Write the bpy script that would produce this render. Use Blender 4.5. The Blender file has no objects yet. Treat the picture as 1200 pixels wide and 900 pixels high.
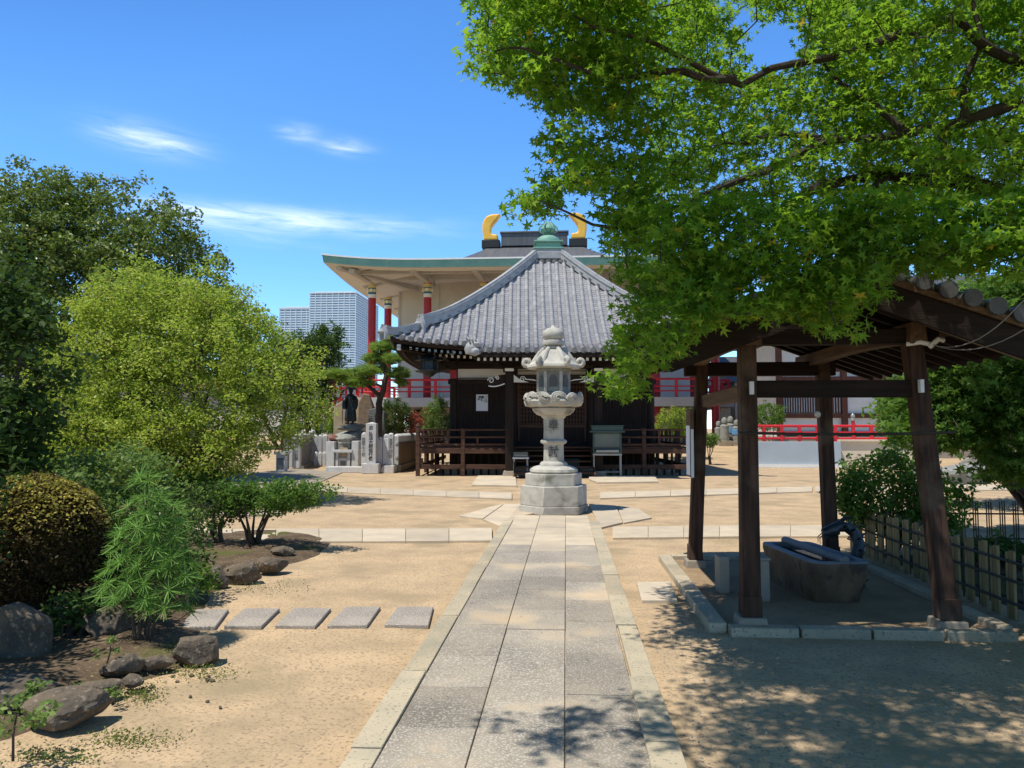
import bpy, math, random
import numpy as np
from mathutils import Vector, Matrix, noise, Euler
R = math.radians
rng = np.random.default_rng(7)
random.seed(7)
SC = bpy.context.scene
COL = SC.collection

# ---------------------------------------------------------------- camera
CAM = Vector((0, 0, 1.55)); FPX = 890.0; YAW = R(4.05); PITCH = R(93.34)
cd = bpy.data.cameras.new('camera'); cam = bpy.data.objects.new('camera', cd); COL.objects.link(cam)
cam.location = CAM; cam.rotation_euler = (PITCH, 0, YAW)
cd.sensor_fit = 'HORIZONTAL'; cd.sensor_width = 36; cd.lens = FPX / 1200 * 36
cd.clip_start = 0.05; cd.clip_end = 3000
SC.camera = cam
ROT = Euler((PITCH, 0, YAW)).to_matrix()

# ---------------------------------------------------------------- sky, sun, exposure
SUN_EL = 66.0; SUN_AZ = Vector((-0.80, -0.60))          # towards the sun
world = bpy.data.worlds.new('World'); SC.world = world; world.use_nodes = True
wn = world.node_tree; wn.nodes.clear()
def wnode(t, **k):
    n = wn.nodes.new(t)
    for a, b in k.items(): setattr(n, a, b)
    return n
wo = wnode('ShaderNodeOutputWorld'); bg = wnode('ShaderNodeBackground')
sky = wnode('ShaderNodeTexSky', sky_type='NISHITA', sun_disc=False)
sky.sun_elevation = R(SUN_EL); sky.sun_rotation = math.atan2(SUN_AZ.x, SUN_AZ.y)
sky.altitude = 0; sky.air_density = 1.0; sky.dust_density = 0.0; sky.ozone_density = 1.6
bg.inputs['Strength'].default_value = 0.12
hs = wnode('ShaderNodeHueSaturation'); hs.inputs['Saturation'].default_value = 1.15
tint = wnode('ShaderNodeMixRGB', blend_type='MULTIPLY'); tint.inputs[0].default_value = 1; tint.inputs[2].default_value = (.98, 1.09, 1.19, 1)
wn.links.new(sky.outputs[0], tint.inputs[1]); wn.links.new(tint.outputs[0], hs.inputs['Color'])
# thin cirrus far up, placed by direction in the sky
tc = wnode('ShaderNodeTexCoord'); sep = wnode('ShaderNodeSeparateXYZ'); wn.links.new(tc.outputs['Generated'], sep.inputs[0])
def wm(op, a, b=None, c=None, clamp=False):
    n = wnode('ShaderNodeMath', operation=op, use_clamp=clamp)
    for i, v in enumerate((a, b, c)):
        if v is None: continue
        if isinstance(v, (int, float)): n.inputs[i].default_value = v
        else: wn.links.new(v, n.inputs[i])
    return n.outputs[0]
az = wm('ARCTAN2', sep.outputs['X'], sep.outputs['Y']); el = wm('ARCSINE', sep.outputs['Z'])
comb = wnode('ShaderNodeCombineXYZ')
wn.links.new(wm('MULTIPLY', az, 5.0), comb.inputs[0]); wn.links.new(wm('ADD', wm('MULTIPLY', el, 38.0), wm('MULTIPLY', az, 1.0)), comb.inputs[1])
nz = wnode('ShaderNodeTexNoise'); nz.inputs['Scale'].default_value = 2.0; nz.inputs['Detail'].default_value = 7; nz.inputs['Roughness'].default_value = 0.62; nz.inputs['Distortion'].default_value = 0.6
wn.links.new(comb.outputs[0], nz.inputs['Vector'])
def dir_of(px, py):
    d = ROT @ Vector(((px - 600) / FPX, -(py - 450) / FPX, -1)); d.normalize()
    return math.atan2(d.x, d.y), math.asin(d.z)
tot = None
for (px, py, wx, wy, st, tilt) in ((330, 258, 150, 13, 1.3, 0.0), (172, 163, 50, 15, 1.1, 0.05), (350, 156, 22, 9, .8, 0), (405, 172, 28, 9, .9, 0), (300, 280, 70, 8, .3, .05), (235, 250, 60, 10, .5, .05), (1500, 150, 300, 40, .5, .1)):
    a0, e0 = dir_of(px, py)
    da = wm('SUBTRACT', az, a0); de = wm('ADD', wm('SUBTRACT', el, e0), wm('MULTIPLY', da, tilt))
    r2 = wm('ADD', wm('POWER', wm('MULTIPLY', da, FPX / wx), 2), wm('POWER', wm('ABSOLUTE', wm('MULTIPLY', de, FPX / wy)), 2))
    m = wm('MULTIPLY', wm('EXPONENT', wm('MULTIPLY', r2, -1.3)), st)
    tot = m if tot is None else wm('ADD', tot, m)
cl = wm('MULTIPLY', tot, wm('MULTIPLY', wm('SUBTRACT', nz.outputs['Fac'], 0.30), 2.3, clamp=True), clamp=True)
mx = wnode('ShaderNodeMixRGB'); mx.inputs[2].default_value = (7.6, 7.2, 7.3, 1)
wn.links.new(wm('MULTIPLY', cl, 0.78), mx.inputs[0]); wn.links.new(hs.outputs[0], mx.inputs[1]); wn.links.new(mx.outputs[0], bg.inputs[0])
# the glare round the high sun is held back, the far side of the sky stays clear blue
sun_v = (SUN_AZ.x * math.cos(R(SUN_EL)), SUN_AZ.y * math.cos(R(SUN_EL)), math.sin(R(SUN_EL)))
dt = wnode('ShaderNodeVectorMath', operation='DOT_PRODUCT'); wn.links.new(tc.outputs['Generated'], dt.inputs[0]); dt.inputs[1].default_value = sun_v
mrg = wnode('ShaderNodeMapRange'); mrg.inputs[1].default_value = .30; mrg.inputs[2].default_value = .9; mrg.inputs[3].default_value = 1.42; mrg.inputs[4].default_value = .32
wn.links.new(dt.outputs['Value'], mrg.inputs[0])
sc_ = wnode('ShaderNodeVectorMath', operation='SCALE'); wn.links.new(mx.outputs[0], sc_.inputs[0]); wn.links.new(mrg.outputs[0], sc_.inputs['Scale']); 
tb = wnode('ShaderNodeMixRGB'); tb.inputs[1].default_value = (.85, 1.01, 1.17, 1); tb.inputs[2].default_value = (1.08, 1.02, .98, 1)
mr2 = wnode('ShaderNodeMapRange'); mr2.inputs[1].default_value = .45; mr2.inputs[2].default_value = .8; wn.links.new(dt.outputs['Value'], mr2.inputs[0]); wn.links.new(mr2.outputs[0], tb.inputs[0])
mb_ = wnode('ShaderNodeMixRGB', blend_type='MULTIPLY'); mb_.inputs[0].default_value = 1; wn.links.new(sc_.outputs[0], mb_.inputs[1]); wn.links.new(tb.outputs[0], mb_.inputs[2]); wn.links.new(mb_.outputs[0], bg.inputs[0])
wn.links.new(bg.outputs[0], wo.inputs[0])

sl = bpy.data.lights.new('sun', 'SUN'); so = bpy.data.objects.new('sun', sl); COL.objects.link(so)
sl.energy = 4.9; sl.angle = R(0.53); sl.color = (1.0, 0.96, 0.875)
sd = Vector((SUN_AZ.x * math.cos(R(SUN_EL)), SUN_AZ.y * math.cos(R(SUN_EL)), math.sin(R(SUN_EL))))
so.rotation_euler = sd.to_track_quat('Z', 'Y').to_euler()
so.location = (-8, -6, 20)
SC.view_settings.view_transform = 'Standard'; SC.view_settings.look = 'None'
SC.view_settings.exposure = 0.12; SC.view_settings.gamma = 1.0
SC.render.engine = 'CYCLES'
SC.cycles.max_bounces = 6; SC.cycles.transparent_max_bounces = 6

# ---------------------------------------------------------------- where a spot of ground or a distance lies
def ray(px, py): return ROT @ Vector(((px - 600) / FPX, -(py - 450) / FPX, -1))
def G(px, py, z=0.0):
    d = ray(px, py); t = (z - CAM.z) / d.z
    return Vector((CAM.x + d.x * t, CAM.y + d.y * t, z))
def AT(px, py, Y):
    d = ray(px, py); t = (Y - CAM.y) / d.y
    return CAM + d * t
def gz(x, y):
    s = min(1, max(0, (y - 34) / 9)); s = s * s * (3 - 2 * s)
    return 0.62 * s

# ---------------------------------------------------------------- materials
MATS = {}
def mat(name, c1, c2=None, scale=4.0, rough=0.8, bump=0.15, bscale=40.0, stretch=(1, 1, 1), c3=None, c3s=60.0, c3t=0.62,
        metal=0.0, spec=0.3, island=0.0, detail=6, lo=0.35, hi=0.65, bdist=0.02, stain=None):
    m = bpy.data.materials.new(name); m.use_nodes = True; MATS[name] = m
    nt = m.node_tree; nd = nt.nodes; L = nt.links.new
    b = nd['Principled BSDF']; b.inputs['Roughness'].default_value = rough; b.inputs['Metallic'].default_value = metal
    b.inputs['Specular IOR Level'].default_value = spec
    t = nd.new('ShaderNodeTexCoord'); mp = nd.new('ShaderNodeMapping'); mp.inputs['Scale'].default_value = stretch
    L(t.outputs['Object'], mp.inputs[0])
    n1 = nd.new('ShaderNodeTexNoise'); n1.inputs['Scale'].default_value = scale; n1.inputs['Detail'].default_value = detail; n1.inputs['Roughness'].default_value = .6
    L(mp.outputs[0], n1.inputs['Vector'])
    cr = nd.new('ShaderNodeValToRGB'); cr.color_ramp.elements[0].position = lo; cr.color_ramp.elements[1].position = hi
    cr.color_ramp.elements[0].color = (*c1, 1); cr.color_ramp.elements[1].color = (*(c2 or c1), 1)
    L(n1.outputs['Fac'], cr.inputs[0]); col = cr.outputs[0]
    def mix(fac, a, bcol, typ='MIX'):
        q = nd.new('ShaderNodeMixRGB'); q.blend_type = typ
        if isinstance(fac, (int, float)): q.inputs[0].default_value = fac
        else: L(fac, q.inputs[0])
        L(a, q.inputs[1])
        if isinstance(bcol, tuple): q.inputs[2].default_value = (*bcol, 1)
        else: L(bcol, q.inputs[2])
        return q.outputs[0]
    if c3:
        n3 = nd.new('ShaderNodeTexNoise'); n3.inputs['Scale'].default_value = c3s; n3.inputs['Detail'].default_value = 2
        L(mp.outputs[0], n3.inputs['Vector'])
        mr = nd.new('ShaderNodeMapRange'); mr.inputs[1].default_value = c3t - .04; mr.inputs[2].default_value = c3t + .04
        L(n3.outputs['Fac'], mr.inputs[0]); col = mix(mr.outputs[0], col, c3)
    if stain:
        n4 = nd.new('ShaderNodeTexNoise'); n4.inputs['Scale'].default_value = stain[1]; n4.inputs['Detail'].default_value = 5
        L(t.outputs['Object'], n4.inputs['Vector'])
        mr = nd.new('ShaderNodeMapRange'); mr.inputs[1].default_value = stain[2]; mr.inputs[2].default_value = stain[2] + .16
        L(n4.outputs['Fac'], mr.inputs[0]); col = mix(mr.outputs[0], col, stain[0])
    if island:
        g = nd.new('ShaderNodeNewGeometry')
        mr = nd.new('ShaderNodeMapRange'); mr.inputs[3].default_value = 1 - island; mr.inputs[4].default_value = 1 + island
        L(g.outputs['Random Per Island'], mr.inputs[0])
        q = nd.new('ShaderNodeVectorMath'); q.operation = 'SCALE'; L(col, q.inputs[0]); L(mr.outputs[0], q.inputs['Scale']); col = q.outputs[0]
    L(col, b.inputs['Base Color'])
    if bump:
        n2 = nd.new('ShaderNodeTexNoise'); n2.inputs['Scale'].default_value = bscale; n2.inputs['Detail'].default_value = 5
        L(mp.outputs[0], n2.inputs['Vector'])
        bp = nd.new('ShaderNodeBump'); bp.inputs['Strength'].default_value = bump; bp.inputs['Distance'].default_value = bdist
        L(n2.outputs['Fac'], bp.inputs['Height']); L(bp.outputs[0], b.inputs['Normal'])
    return m

def leafmat(name, cols, trans=(0.25, 0.45, 0.05), tfac=0.4, rough=0.6, spec=0.12):
    m = bpy.data.materials.new(name); m.use_nodes = True; MATS[name] = m
    nt = m.node_tree; nd = nt.nodes; L = nt.links.new
    b = nd['Principled BSDF']; b.inputs['Roughness'].default_value = rough; b.inputs['Specular IOR Level'].default_value = spec
    g = nd.new('ShaderNodeNewGeometry'); cr = nd.new('ShaderNodeValToRGB'); L(g.outputs['Random Per Island'], cr.inputs[0])
    e = cr.color_ramp.elements
    for i, (p, c) in enumerate(cols):
        if i < 2: e[i].position = p; e[i].color = (*c, 1)
        else: q = e.new(p); q.color = (*c, 1)
    L(cr.outputs[0], b.inputs['Base Color'])
    tr = nd.new('ShaderNodeBsdfTranslucent')
    mm = nd.new('ShaderNodeMixRGB'); mm.blend_type = 'MULTIPLY'; mm.inputs[0].default_value = 0
    s = nd.new('ShaderNodeMixRGB'); s.inputs[0].default_value = 0.25; s.inputs[1].default_value = (*trans, 1); L(cr.outputs[0], s.inputs[2])
    L(s.outputs[0], tr.inputs[0])
    ms = nd.new('ShaderNodeMixShader'); ms.inputs[0].default_value = tfac
    L(b.outputs[0], ms.inputs[1]); L(tr.outputs[0], ms.inputs[2]); L(ms.outputs[0], nd['Material Output'].inputs[0])
    return m

sand = mat('sand', (.55, .395, .24), (.38, .28, .175), scale=1.6, rough=.95, bump=.55, bscale=28, spec=.1, c3=(.30, .22, .14), c3s=48, c3t=.60, bdist=.018, detail=12, stain=((.32, .25, .15), .8, .55))
soil = mat('soil', (.085, .06, .04), (.155, .11, .07), scale=3, rough=1, bump=.9, bscale=30, c3=(.32, .25, .15), c3s=40, c3t=.66, spec=.1, stain=((.10, .11, .03), 1.6, .56))
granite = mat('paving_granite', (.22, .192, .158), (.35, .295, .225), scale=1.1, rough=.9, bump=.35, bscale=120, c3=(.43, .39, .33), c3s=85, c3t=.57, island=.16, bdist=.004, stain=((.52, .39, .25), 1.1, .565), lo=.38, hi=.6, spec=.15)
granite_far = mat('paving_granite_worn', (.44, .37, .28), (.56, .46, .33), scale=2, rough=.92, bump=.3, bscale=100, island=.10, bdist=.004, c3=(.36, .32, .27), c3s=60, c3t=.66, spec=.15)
kerbm = mat('kerb_stone', (.36, .315, .23), (.50, .41, .28), scale=2, rough=.9, bump=.5, bscale=60, island=.15, c3=(.22, .21, .16), c3s=50, c3t=.64, bdist=.006, spec=.15)
stepst = mat('stepping_stone', (.23, .20, .175), (.34, .29, .24), scale=2, rough=.9, bump=.3, bscale=90, island=.1, c3=(.5, .46, .4), c3s=90, c3t=.6, spec=.15)
conc = mat('concrete', (.34, .29, .225), (.26, .22, .17), scale=2, rough=.9, bump=.2, bscale=40, spec=.15)
stone = mat('lantern_stone', (.52, .495, .44), (.38, .36, .315), scale=5, rough=.88, bump=.35, bscale=90, c3=(.28, .27, .25), c3s=150, c3t=.66, bdist=.006, spec=.15, stain=((.17, .16, .13), 2.6, .58))
stonedk = mat('weathered_stone', (.30, .30, .27), (.20, .20, .18), scale=5, rough=.9, bump=.3, bscale=80, bdist=.006)
marb = mat('pale_fence_stone', (.62, .61, .59), (.50, .49, .48), scale=6, rough=.8, bump=.2, bscale=80, c3=(.4, .4, .4), c3s=200, c3t=.62, bdist=.003, island=.06)
slate = mat('slate_stone', (.20, .20, .205), (.14, .145, .15), scale=4, rough=.6, bump=.15, bscale=40)
beige_st = mat('beige_monument_stone', (.50, .40, .27), (.38, .30, .20), scale=3, rough=.85, bump=.4, bscale=20)
brown_st = mat('brown_monument_stone', (.30, .21, .14), (.20, .15, .11), scale=5, rough=.85, bump=.5, bscale=15)
rockm = mat('garden_rock', (.17, .13, .09), (.08, .068, .055), scale=4, rough=.92, bump=1.0, bscale=16, c3=(.22, .18, .14), c3s=34, c3t=.63, bdist=.03, spec=.2)
rockred = mat('reddish_rock', (.27, .13, .09), (.20, .10, .08), scale=6, rough=.85, bump=.6, bscale=16)
basin_m = mat('basin_stone', (.09, .058, .036), (.18, .12, .07), scale=3.5, rough=.7, bump=.9, bscale=12, c3=(.07, .05, .04), c3s=9, c3t=.60, bdist=.03, stretch=(1, 1, .5))
tile = mat('roof_tile', (.31, .305, .31), (.235, .23, .24), scale=3, rough=.55, bump=.1, bscale=30, island=.10, spec=.45)
tile_lt = mat('ridge_tile', (.38, .375, .37), (.29, .285, .28), scale=4, rough=.6, bump=.15, bscale=30, spec=.4)
tile_dk = mat('tile_end', (.13, .125, .12), (.20, .19, .18), scale=9, rough=.7, bump=.4, bscale=60)
tile_old = mat('old_dark_tile', (.055, .054, .055), (.10, .098, .095), scale=5, rough=.55, bump=.3, bscale=20, spec=.45)
wood_z = mat('dark_timber_upright', (.030, .017, .012), (.012, .008, .006), scale=3, rough=.75, bump=.3, bscale=14, stretch=(6, 6, .5), spec=.25)
wood_x = mat('dark_timber_cross', (.030, .018, .013), (.014, .009, .007), scale=3, rough=.75, bump=.3, bscale=14, stretch=(.5, 6, 6), spec=.25)
wood_r = mat('veranda_timber', (.115, .06, .04), (.055, .032, .023), scale=3, rough=.8, bump=.3, bscale=14, stretch=(.6, 6, 6), spec=.2)
post_w = mat('pavilion_post_timber', (.085, .045, .028), (.030, .017, .012), scale=3, rough=.8, bump=.45, bscale=16, stretch=(9, 9, .55), spec=.2, stain=((.15, .105, .075), 1.8, .56))  # paler blotches stand for bleached wood and painted sun dapples
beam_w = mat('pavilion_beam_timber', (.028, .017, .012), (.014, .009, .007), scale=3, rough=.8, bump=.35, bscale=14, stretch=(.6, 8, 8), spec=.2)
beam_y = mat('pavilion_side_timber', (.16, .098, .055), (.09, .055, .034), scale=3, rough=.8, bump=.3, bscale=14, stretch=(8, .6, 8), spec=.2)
redwood = mat('red_brown_timber', (.14, .05, .03), (.085, .032, .02), scale=3, rough=.7, bump=.2, bscale=20, stretch=(3, 3, 1))
plaster = mat('white_plaster', (.74, .71, .66), (.66, .63, .58), scale=2, rough=.9, bump=.1, bscale=30)
plaster_y = mat('cream_plaster', (.66, .56, .42), (.58, .49, .37), scale=2, rough=.9, bump=.1, bscale=30)
white = mat('white_paint', (.80, .79, .75), (.72, .70, .66), scale=9, rough=.6, bump=.05)
hall_w = mat('concrete_cream', (.62, .585, .51), (.56, .525, .455), scale=.5, rough=.9, bump=.05, bscale=10, stretch=(1.6, 1, .25), stain=((.50, .47, .40), .6, .58))
hall_s = mat('concrete_soffit', (.70, .69, .64), (.64, .63, .59), scale=.5, rough=.9, bump=.05, bscale=10)
hall_rib = mat('concrete_rib', (.50, .48, .44), (.45, .43, .40), scale=1, rough=.9, bump=.05, bscale=10)
copper = mat('green_copper', (.16, .33, .26), (.23, .40, .31), scale=1.2, rough=.6, bump=.1, bscale=10, stain=((.10, .16, .13), 6, .62))
dkroof = mat('dark_slate_roof', (.085, .088, .098), (.12, .122, .13), scale=.7, rough=.55, bump=.1, bscale=6, stretch=(6, .4, .4))
blackm = mat('black_metal', (.02, .02, .022), (.03, .03, .03), rough=.5, bump=0)
redp = mat('red_lacquer', (.42, .018, .022), (.34, .016, .02), scale=2, rough=.45, bump=.05, spec=.4)
redp2 = mat('vermilion_paint', (.62, .022, .03), (.52, .02, .03), scale=2, rough=.45, bump=.05, spec=.4)
gold = mat('gold_leaf', (.95, .52, .07), (.85, .45, .06), scale=1, rough=.45, bump=.2, bscale=4, metal=.25, spec=.5)
bluep = mat('blue_green_paint', (.02, .22, .22), (.03, .10, .26), scale=4, rough=.6, bump=0)
yellowp = mat('yellow_paint', (.65, .55, .25), rough=.6, bump=0)
bronze = mat('dark_bronze', (.055, .065, .07), (.025, .028, .032), scale=8, rough=.45, metal=.5, bump=.3, bscale=30, spec=.5)
ltgreen = mat('patina_bronze', (.05, .11, .10), (.03, .07, .065), scale=8, rough=.6, bump=.2, metal=.3)
casegreen = mat('dark_green_metal', (.045, .085, .08), (.06, .10, .095), scale=5, rough=.5, bump=.05)
greymet = mat('grey_metal', (.35, .36, .36), (.28, .29, .29), scale=6, rough=.45, bump=.05, metal=.4)
glass_b = mat('smoky_glass', (.06, .085, .09), (.09, .11, .11), scale=3, rough=.12, bump=0, spec=.6)
ink = mat('ink', (.018, .018, .02), rough=.8, bump=0)
inkgrey = mat('carved_grey', (.12, .12, .12), rough=.9, bump=0)
paper = mat('paper', (.78, .78, .80), (.72, .72, .75), scale=10, rough=.8, bump=0)
bamb = mat('split_bamboo', (.30, .215, .09), (.19, .135, .06), scale=3, rough=.6, bump=.15, bscale=20, stretch=(4, 4, .7), island=.2)
bambd = mat('dark_bamboo', (.055, .045, .03), (.03, .026, .02), scale=3, rough=.6, bump=.1, stretch=(4, 4, .7))
bark = mat('bark', (.10, .075, .055), (.045, .035, .028), scale=7, rough=.95, bump=.8, bscale=22, stretch=(1, 1, .4), bdist=.03)
bark_dk = mat('maple_bark', (.055, .045, .038), (.03, .025, .022), scale=7, rough=.9, bump=.5, bscale=22, stretch=(1, 1, .4))
greywall = mat('grey_blue_panel', (.40, .45, .49), (.36, .41, .45), scale=.8, rough=.7, bump=.05)
tower_w = mat('tower_haze_white', (.62, .70, .78), (.56, .65, .74), scale=.2, rough=.7, bump=0)  # distant haze is painted into this bluish wall colour
tower_g = mat('tower_haze_glass', (.12, .24, .36), (.20, .34, .47), scale=.35, rough=.35, bump=0, stretch=(1, 1, 1), detail=2)  # blue-grey glazing colour carries painted haze too
housew = mat('house_wall', (.52, .46, .38), (.46, .41, .34), scale=1, rough=.9, bump=.05)
cloth_b = mat('blue_bib_cloth', (.08, .20, .36), (.12, .26, .42), scale=6, rough=.9, bump=.1)
water = mat('basin_water', (.07, .03, .018), (.10, .04, .02), rough=.08, bump=.05, bscale=8, spec=.6)

lf_maple = leafmat('maple_leaf', [(0, (.022, .06, .010)), (.4, (.052, .125, .015)), (.8, (.13, .235, .028)), (.985, (.25, .35, .04)), (.993, (.55, .38, .04))], trans=(.42, .72, .045), tfac=.45)
lf_yel = leafmat('yellow_green_leaf', [(0, (.13, .19, .025)), (.4, (.25, .33, .045)), (.8, (.38, .46, .08)), (.95, (.55, .55, .2)), (.99, (.45, .27, .09))], trans=(.52, .68, .07), tfac=.38)
lf_dark = leafmat('dark_glossy_leaf', [(0, (.06, .10, .02)), (.5, (.12, .175, .035)), (.85, (.21, .265, .06)), (.97, (.36, .38, .18))], trans=(.22, .32, .04), tfac=.25, rough=.4, spec=.3)
lf_deep = leafmat('deep_green_leaf', [(0, (.028, .055, .014)), (.6, (.05, .09, .02)), (1, (.085, .14, .035))], trans=(.12, .22, .03), tfac=.25)
lf_mid = leafmat('mid_green_leaf', [(0, (.045, .10, .02)), (.6, (.085, .17, .03)), (1, (.15, .24, .05))], trans=(.24, .42, .05), tfac=.35)
lf_pale = leafmat('pale_green_leaf', [(0, (.08, .14, .035)), (.6, (.15, .22, .055)), (1, (.26, .33, .11))], trans=(.25, .42, .07), tfac=.3)
lf_gold = leafmat('gold_green_leaf', [(0, (.13, .12, .03)), (.5, (.30, .26, .05)), (1, (.55, .45, .11))], trans=(.45, .4, .08), tfac=.25)
lf_brown = leafmat('bronze_inner_leaf', [(0, (.03, .022, .012)), (.6, (.07, .045, .018)), (1, (.13, .10, .03))], trans=(.15, .10, .03), tfac=.15)
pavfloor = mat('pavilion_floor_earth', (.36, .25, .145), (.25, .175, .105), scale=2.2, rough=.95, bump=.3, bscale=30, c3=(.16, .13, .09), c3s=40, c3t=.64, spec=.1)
lf_needle = leafmat('umbrella_needle', [(0, (.09, .20, .035)), (.6, (.16, .30, .06)), (1, (.25, .42, .11))], trans=(.30, .55, .08), tfac=.3)
lf_pine = leafmat('pine_needle', [(0, (.14, .22, .04)), (.6, (.24, .34, .07)), (1, (.36, .46, .12))], trans=(.4, .6, .08), tfac=.4)
lf_red = leafmat('red_shrub_leaf', [(0, (.22, .04, .03)), (.6, (.32, .07, .05)), (1, (.30, .14, .08))], trans=(.4, .1, .06), tfac=.25)
grassm = leafmat('grass_blade', [(0, (.10, .13, .03)), (.6, (.16, .19, .05)), (1, (.30, .27, .10))], trans=(.2, .3, .05), tfac=.25)

# ---------------------------------------------------------------- mesh kit
def props(o, label=None, cat=None, group=None, kind=None):
    if label: o['label'] = label
    if cat: o['category'] = cat
    if group: o['group'] = group
    if kind: o['kind'] = kind
    return o
def thing(name, label, cat, loc=(0, 0, 0), rz=0.0, group=None):
    o = bpy.data.objects.new(name, None); COL.objects.link(o); o.location = loc; o.rotation_euler = (0, 0, rz)
    o.empty_display_size = .2
    return props(o, label, cat, group)
def relabel(o, label, group=None):
    o['label'] = label
    if group: o['group'] = group
    return o
def dup(o, loc=None, rz=None, parent=None, scale=None):
    c = o.copy(); COL.objects.link(c)
    if parent: c.parent = parent
    for ch in list(o.children): dup(ch, parent=c)
    if loc is not None: c.location = loc
    if rz is not None: c.rotation_euler = (0, 0, rz)
    if scale is not None: c.scale = (scale,) * 3
    return c

class M:
    def __init__(s): s.v = []; s.f = []; s.m = []
    def add(s, vs, fs, m=0):
        k = len(s.v); s.v += [tuple(v) for v in vs]; s.f += [tuple(i + k for i in f) for f in fs]; s.m += [m] * len(fs)
        return s
    def box(s, x0, x1, y0, y1, z0, z1, m=0, taper=0.0):
        cx, cy = (x0 + x1) / 2, (y0 + y1) / 2; t = 1 - taper
        a = [(x0, y0, z0), (x1, y0, z0), (x1, y1, z0), (x0, y1, z0)]
        b = [(cx + (x - cx) * t, cy + (y - cy) * t, z1) for x, y, _ in a]
        return s.add(a + b, [(3, 2, 1, 0), (4, 5, 6, 7), (0, 1, 5, 4), (1, 2, 6, 5), (2, 3, 7, 6), (3, 0, 4, 7)], m)
    def beam(s, p, q, w, h, m=0, up=(0, 0, 1), w2=None, h2=None):
        p = Vector(p); q = Vector(q); d = (q - p).normalized(); u = Vector(up)
        if abs(d.dot(u)) > .99: u = Vector((0, 1, 0))
        sx = d.cross(u).normalized(); uz = sx.cross(d).normalized(); vs = []
        for c, ww, hh in ((p, w, h), (q, w2 or w, h2 or h)):
            for a, b in ((-1, -1), (1, -1), (1, 1), (-1, 1)): vs.append(c + sx * a * ww / 2 + uz * b * hh / 2)
        return s.add(vs, [(3, 2, 1, 0), (4, 5, 6, 7), (0, 1, 5, 4), (1, 2, 6, 5), (2, 3, 7, 6), (3, 0, 4, 7)], m)
    def tube(s, pts, r, n=8, m=0, cap=True):
        pts = [Vector(p) for p in pts]; k = len(pts)
        if not hasattr(r, '__len__'): r = [r] * k
        vs = []; prev = None
        for i, p in enumerate(pts):
            d = (pts[min(i + 1, k - 1)] - pts[max(i - 1, 0)])
            d = d.normalized() if d.length > 1e-9 else Vector((0, 0, 1))
            if prev is None:
                a = Vector((0, 0, 1)) if abs(d.z) < .9 else Vector((1, 0, 0)); x = d.cross(a).normalized()
            else:
                x = (prev - d * prev.dot(d)); x = x.normalized() if x.length > 1e-6 else d.orthogonal().normalized()
            prev = x; y = d.cross(x)
            for j in range(n):
                an = 2 * math.pi * j / n; vs.append(p + (x * math.cos(an) + y * math.sin(an)) * r[i])
        fs = [(i * n + j, i * n + (j + 1) % n, (i + 1) * n + (j + 1) % n, (i + 1) * n + j) for i in range(k - 1) for j in range(n)]
        if cap: fs += [tuple(range(n))[::-1], tuple(range((k - 1) * n, k * n))]
        return s.add(vs, fs, m)
    def lathe(s, prof, n=24, c=(0, 0, 0), m=0, ph=0.0, rfun=None):
        vs = []
        for r, z in prof:
            for j in range(n):
                a = 2 * math.pi * j / n + ph; rr = r * (rfun(a, z) if rfun else 1)
                vs.append((c[0] + rr * math.cos(a), c[1] + rr * math.sin(a), c[2] + z))
        k = len(prof)
        fs = [(i * n + j, i * n + (j + 1) % n, (i + 1) * n + (j + 1) % n, (i + 1) * n + j) for i in range(k - 1) for j in range(n)]
        fs += [tuple(range(n))[::-1], tuple(range((k - 1) * n, k * n))]
        return s.add(vs, fs, m)
    def prism(s, poly, z0, z1, m=0, f=None):
        """poly: 2D points; f maps (u, v, w) to 3D (default x, y, z)"""
        f = f or (lambda u, v, w: (u, v, w)); n = len(poly)
        vs = [f(u, v, z0) for u, v in poly] + [f(u, v, z1) for u, v in poly]
        fs = [tuple(range(n))[::-1], tuple(range(n, 2 * n))] + [(i, (i + 1) % n, n + (i + 1) % n, n + i) for i in range(n)]
        return s.add(vs, fs, m)
    def build(s, name, mats, parent=None, world=False, smooth=True, ang=38, bevel=0.0, fixn=False):
        if not isinstance(mats, (list, tuple)): mats = [mats]
        vs = s.v
        if world and parent is not None:
            o0 = parent.location; c, sn = math.cos(-parent.rotation_euler.z), math.sin(-parent.rotation_euler.z)
            vs = [((x - o0.x) * c - (y - o0.y) * sn, (x - o0.x) * sn + (y - o0.y) * c, z - o0.z) for x, y, z in vs]
        me = bpy.data.meshes.new(name); me.from_pydata(vs, [], s.f)
        for mt in mats: me.materials.append(mt)
        me.polygons.foreach_set('material_index', s.m)
        if fixn:
            import bmesh
            bm = bmesh.new(); bm.from_mesh(me); bmesh.ops.recalc_face_normals(bm, faces=bm.faces); bm.to_mesh(me); bm.free()
        if smooth:
            me.polygons.foreach_set('use_smooth', [True] * len(me.polygons))
            me.set_sharp_from_angle(angle=R(ang))
        me.update()
        o = bpy.data.objects.new(name, me); COL.objects.link(o)
        if parent is not None: o.parent = parent
        if bevel:
            b = o.modifiers.new('bevel', 'BEVEL'); b.width = bevel; b.segments = 1 if bevel < .01 else 2; b.limit_method = 'ANGLE'; b.angle_limit = R(50)
        return o
def solo(mb, name, mats, label, cat, group=None, org=None, **k):
    """a thing that is a single mesh, its origin at org"""
    o = mb.build(name, mats, **k)
    if org is not None:
        org = Vector(org); o.data.transform(Matrix.Translation(-org)); o.location = org
    return props(o, label, cat, group)
def struct(mb, name, mats, **k):
    o = mb.build(name, mats, **k); o['kind'] = 'structure'; return o

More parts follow.
